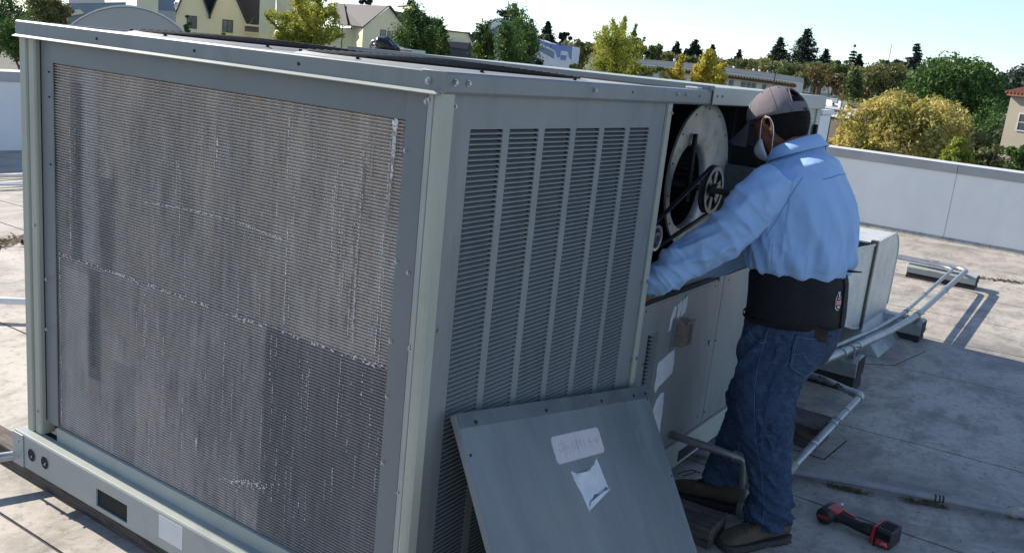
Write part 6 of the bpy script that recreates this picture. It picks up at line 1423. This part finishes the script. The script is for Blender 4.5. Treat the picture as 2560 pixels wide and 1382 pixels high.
c = far(2225, 135, 300); t = thing('radio_mast', (c.x, c.y, ZG), 'thin lattice radio mast standing against the sky', 'mast'); MB().tube([(c.x, c.y, ZG), (c.x, c.y, far(2225, 108, 300).z)], [.22, .12], 5).build('mast_tube', 'redpole', t)
for k in range(6): q = far(2225, 112 + k * 5, 300); MB().tube([(q.x - .35, q.y + .3, q.z), (q.x + .35, q.y - .3, q.z + .3)], .06, 4).build('brace', 'redpole', t)
# ---- trees
tree(-30, 50, 34, 110, 92, 'lf_green', 'deep green leafy tree filling the top left corner', 15000, 60)
tree(118, 30, 40, 58, 50, 'lf_olive', 'smaller olive and orange tree right of the corner tree', 6500, 30); tree(150, 22, 46, 32, 34, 'lf_brown', 'russet tinged tree beside the blue-grey building', 1800, 14)
tree(58, 95, 30, 70, 60, 'lf_green', 'dark lower tree just above the left parapet', 10000, 40)
tree(470, 60, 50, 9, 30, 'lf_mid', 'narrow vine-like shrub beside the barrel vault', 500, 8, 'shrub'); tree(560, 88, 50, 9, 7, 'lf_yell', 'small yellow shrub under the second gable window', 260, 5, 'shrub')
feathery(775, 118, 24, [(775, 120, 770, -20, 30), (770, 90, 700, 40, 20), (765, 110, 690, 95, 20), (700, 45, 664, 36, 11), (690, 96, 700, 100, 14), (720, 100, 664, 40, 9), (775, 70, 735, -10, 20), (780, 90, 835, 20, 20), (785, 110, 850, 88, 18), (785, 60, 800, -15, 18), (835, 100, 838, 30, 13), (770, 110, 735, 70, 22)], 'lf_yell', 'golden-green tree with upswept branches in front of the yellow house', 9000)
def column(px, ytop, ybot, D, w_, label, mat='lf_green', n=3200, grp=None):
    return feathery(px, ybot, D, [(px, ybot, px, ytop, w_ * .95), (px, ybot, px - w_ * .55, ytop + (ybot - ytop) * .22, w_ * .7), (px, ybot, px + w_ * .55, ytop + (ybot - ytop) * .17, w_ * .7), (px - w_ * .5, ybot, px - w_ * .8, ytop + (ybot - ytop) * .42, w_ * .5), (px + w_ * .5, ybot, px + w_ * .8, ytop + (ybot - ytop) * .37, w_ * .5)], mat, label, n, group=grp)
column(1038, 30, 160, 30, 42, 'wide columnar green tree right of the gabled house', n=7000); column(1096, 50, 160, 31, 22, 'slim green tree at the right flank of the wide columnar one', n=3200); column(1005, 70, 150, 31, 18, 'low green tree at the left flank of the wide columnar one', n=2200)
column(1212, 64, 175, 30, 25, 'slim green columnar tree before the pale blue building', n=3600); column(1292, 38, 185, 29, 46, 'tall broad green columnar tree left of the white and blue building', n=9000)
conifer(1272, 0, 60, 90, 40, 'spreading dark cedar top behind the pale blue building', n=1500, layers=9, sparse=.5); conifer(1094, 46, 90, 80, 13, 'tiny conifer tip behind the columnar tree', n=400, layers=8)
tree(915, 4, 90, 24, 9, 'lf_dark', 'dark treetop poking above the grey shingle ridge', 1800, 8); tree(1030, 10, 95, 14, 12, 'lf_dark', 'small dark treetop above the farther yellow gable', 300, 6)
conifer(1371, 52, 100, 95, 13, 'compact dark conifer above the scalloped blue parapet', n=900, layers=12, shape=.7)
tree(1412, 92, 88, 26, 12, 'lf_dark', 'flat-topped dark cedar right of the palm', 1400, 12); tree(1362, 96, 88, 20, 8, 'lf_dark', 'dark hedge of treetops under the palm', 500, 8)
tree(1452, 132, 62, 38, 34, 'lf_olive', 'broad olive tree right of the white and blue building', 3600, 24); tree(1440, 170, 45, 26, 14, 'lf_mid', 'low bright shrub under the olive tree', 1200, 10, 'shrub'); tree(1345, 160, 28, 14, 14, 'lf_dark', 'dark shrub at the foot of the white and blue building', 700, 8, 'shrub')
# palm
c = far(1362, 92, 78); s = 78 / FPX; t = thing('palm_tree', (c.x, c.y, ZG), 'palm with drooping fronds above the scalloped blue parapet', 'palm')
MB().tube([(0 + c.x, c.y, ZG), (c.x, c.y, c.z)], [.3, .25], 8).build('trunk', 'bark', t)
for k in range(26):
    a = random.random() * 6.3; up = random.uniform(.0, 1.3); L_ = 24 * s; pts = []
    for j in range(7):
        q = j / 6; pts.append(Vector((c.x, c.y, c.z)) + Vector((math.cos(a) * L_ * q * math.cos(up * (1 - q * .6)), math.sin(a) * L_ * q * math.cos(up * (1 - q * .6)), L_ * (math.sin(up) * q - .55 * q * q))))
    b = MB(); sd = Vector((-math.sin(a), math.cos(a), 0)); b.grid([[p - sd * .12 * math.sin(PI * (.1 + .85 * j / 6)) * 1.4, p + Vector((0, 0, .06)), p + sd * .12 * math.sin(PI * (.1 + .85 * j / 6)) * 1.4] for j, p in enumerate(pts)]); b.build('frond', 'lf_olive', t, recalc=False)
feathery(1545, 205, 24, [(1550, 210, 1540, 95, 48), (1545, 180, 1500, 110, 24), (1550, 190, 1490, 160, 22), (1555, 180, 1600, 120, 24), (1560, 200, 1612, 178, 18), (1545, 120, 1532, 50, 9), (1555, 110, 1562, 46, 8), (1530, 120, 1508, 70, 8), (1575, 120, 1590, 62, 7), (1595, 130, 1612, 95, 5), (1600, 190, 1655, 172, 7), (1500, 190, 1505, 140, 20), (1540, 200, 1580, 170, 30)], 'lf_yell', 'large wispy yellow-green tree in front of the cream building', 12500, lsz=0.054)
tree(1578, 112, 45, 26, 40, 'lf_dark', 'dark evergreen showing through the wispy yellow-green tree', 1600, 14); tree(1612, 128, 60, 16, 16, 'lf_dark', 'round dark treetop at the left end of the cream parapet', 700, 8)
feathery(1690, 215, 22, [(1692, 215, 1706, 140, 10), (1690, 210, 1668, 175, 8), (1668, 205, 1655, 180, 5), (1700, 200, 1690, 160, 9)], 'lf_gold', 'slender golden tree, left of the two before the cream building', 1700, lsz=0.054)
feathery(1775, 225, 22, [(1775, 225, 1772, 140, 22), (1770, 215, 1738, 170, 12), (1785, 215, 1805, 168, 14), (1740, 220, 1732, 185, 8), (1800, 225, 1812, 190, 9)], 'lf_gold', 'fuller golden tree, right of the two before the cream building', 4600, lsz=0.058)
for px, y0, y1, D, w_, lab in ((1694, 104, 150, 130, 14, 'leftmost of the three dark conifers on the skyline above the cream roof'), (1740, 99, 150, 130, 20, 'middle and widest of the three dark conifers above the cream roof'), (1782, 111, 155, 130, 14, 'rightmost of the three dark conifers above the cream roof'),
                                (1716, 122, 150, 135, 7, 'tiny dark conifer between the left and middle skyline conifers'), (1850, 123, 175, 120, 12, 'spiky isolated conifer above the right part of the cream roof'), (1953, 93, 190, 110, 32, 'tall grey-green conifer left of the biggest dark one'),
                                (2022, 70, 195, 105, 42, 'biggest dark conifer on the skyline'), (2067, 122, 180, 112, 18, 'small conifer at the right shoulder of the biggest one'), (2150, 134, 195, 100, 18, 'dense dark conifer behind the thin cedar'),
                                (2295, 108, 190, 110, 22, 'slender shaggy conifer left of the big green tree')):
    conifer(px, y0, y1, D, w_, lab, n=2600 if w_ > 25 else 1100, layers=18 if w_ > 25 else 12, shape=.8)
conifer(2138, 110, 180, 100, 14, 'thin cedar with bare tiered branches', n=500, layers=9, sparse=.7); conifer(1823, 150, 175, 120, 8, 'stubby dark treetop left of the white roof vents', n=300, layers=6)
tree(2232, 158, 90, 36, 18, 'lf_dark', 'low dark rounded pine on the skyline', 1800, 14); tree(1637, 130, 80, 24, 26, 'lf_mid', 'mid green treetops left of the small skyline conifers', 1500, 12); tree(1668, 150, 78, 26, 16, 'lf_olive', 'olive canopy behind the cream parapet', 1300, 12); tree(1720, 152, 76, 36, 12, 'lf_mid', 'green hedge-like canopy under the three skyline conifers', 1500, 14)
tree(1856, 160, 80, 16, 12, 'lf_olive', 'small olive tree in front of the spiky conifer', 600, 6); tree(1915, 165, 85, 30, 22, 'lf_yell', 'pale yellow-green tree left of the grey-green conifer', 1800, 14); tree(1965, 190, 62, 34, 28, 'lf_mid', 'fresh green tree below the grey-green conifer', 2600, 18)
tree(2048, 190, 60, 44, 30, 'lf_brown', 'big russet tree below the biggest dark conifer', 3400, 22); tree(2000, 205, 58, 30, 22, 'lf_olive', 'olive tree between the green and russet ones', 1800, 14); tree(2100, 168, 66, 34, 26, 'lf_mid', 'mid green tree right of the russet one', 2200, 16); tree(2090, 205, 57, 36, 24, 'lf_brown', 'low russet tree right of the big russet one', 1800, 14)
conifer(2140, 172, 250, 40, 24, 'bright green young tree before the olive-brown one', 'lf_mid', n=1900, layers=13, shape=.6); tree(2212, 200, 45, 62, 52, 'lf_olive', 'large olive-brown tree above the yellow bush', 6500, 40); tree(2235, 178, 50, 30, 22, 'lf_brown', 'reddish treetop at the crown of the olive-brown tree', 1000, 10)
tree(2395, 232, 36, 135, 92, 'lf_green', 'huge round green tree at right', 15000, 70, fill=.6, lsz=0.136); tree(2330, 195, 38, 62, 52, 'lf_green', 'left shoulder of foliage beside the huge round green tree', 4500, 30, lsz=0.128)
tree(2480, 330, 33, 70, 80, 'lf_green', 'dark undergrowth tree between the huge green tree and the beige building', 4500, 26)
tree(2252, 338, 20, 172, 106, 'lf_bush', 'big dome of yellow-gold foliage beyond the right parapet', 30000, 120, 'bush', 0.075, fill=.7, rb=.30, droop=.3); tree(2400, 390, 21, 95, 70, 'lf_olive', 'olive right flank of the yellow dome bush', 8000, 40, 'bush', 0.072, fill=.65); tree(2345, 305, 21, 80, 66, 'lf_bush', 'yellow-gold upper right clump of the dome bush', 7000, 40, 'bush', 0.075, fill=.65); tree(2110, 365, 20.5, 48, 26, 'lf_bush', 'low yellow clump at the left foot of the dome bush', 2600, 18, 'bush', 0.072)
conifer(2400, 345, 430, 17, 34, 'feathery green sapling in front of the bush by the parapet', 'lf_yell', n=1600, layers=14, shape=.7, lsz=0.064); tree(2548, 395, 17, 46, 50, 'lf_green', 'bright green shrub at the right edge above the parapet', 3200, 20, 'shrub', 0.068); tree(2480, 400, 19, 50, 40, 'lf_olive', 'olive shrub left of the bright green one', 2400, 18, 'shrub', 0.075)

# distant woods that read as one mass along the skyline
def woods(xs, tops, thick, D, mat, n, label, sz):
    P = []
    for _ in range(n):
        x = random.uniform(xs[0], xs[-1]); t0 = np.interp(x, xs, tops) - 7 + 9 * noise.noise(Vector((x * .035, D, 0))) + 5 * noise.noise(Vector((x * .11, D, 4))); q = far(x, t0 + random.random() ** 1.3 * thick, D + random.uniform(-4, 6)); P.append((q.x, q.y, q.z))
    P = np.array(P); tag(leaves(P, np.tile([-.3, -.2, .6], (n, 1)), sz, mat, 'distant_woods', None, .7), label, kind='stuff')
woods([1410, 1500, 1640, 1760, 1900, 2000, 2100, 2200, 2300], [112, 128, 138, 158, 160, 168, 172, 182, 190], 70, 84, 'lf_olive', 7000, 'band of olive treetops along the skyline behind the roofs', .55)
woods([1180, 1330, 1420, 1560, 1700, 1850, 2000, 2150, 2320, 2560], [92, 92, 118, 132, 146, 160, 165, 178, 200, 205], 60, 98, 'lf_dark', 7000, 'darker band of far treetops along the skyline', .65)
woods([1980, 2060, 2140, 2240], [196, 190, 200, 205], 60, 68, 'lf_brown', 3000, 'russet thicket below the skyline conifers', .5)
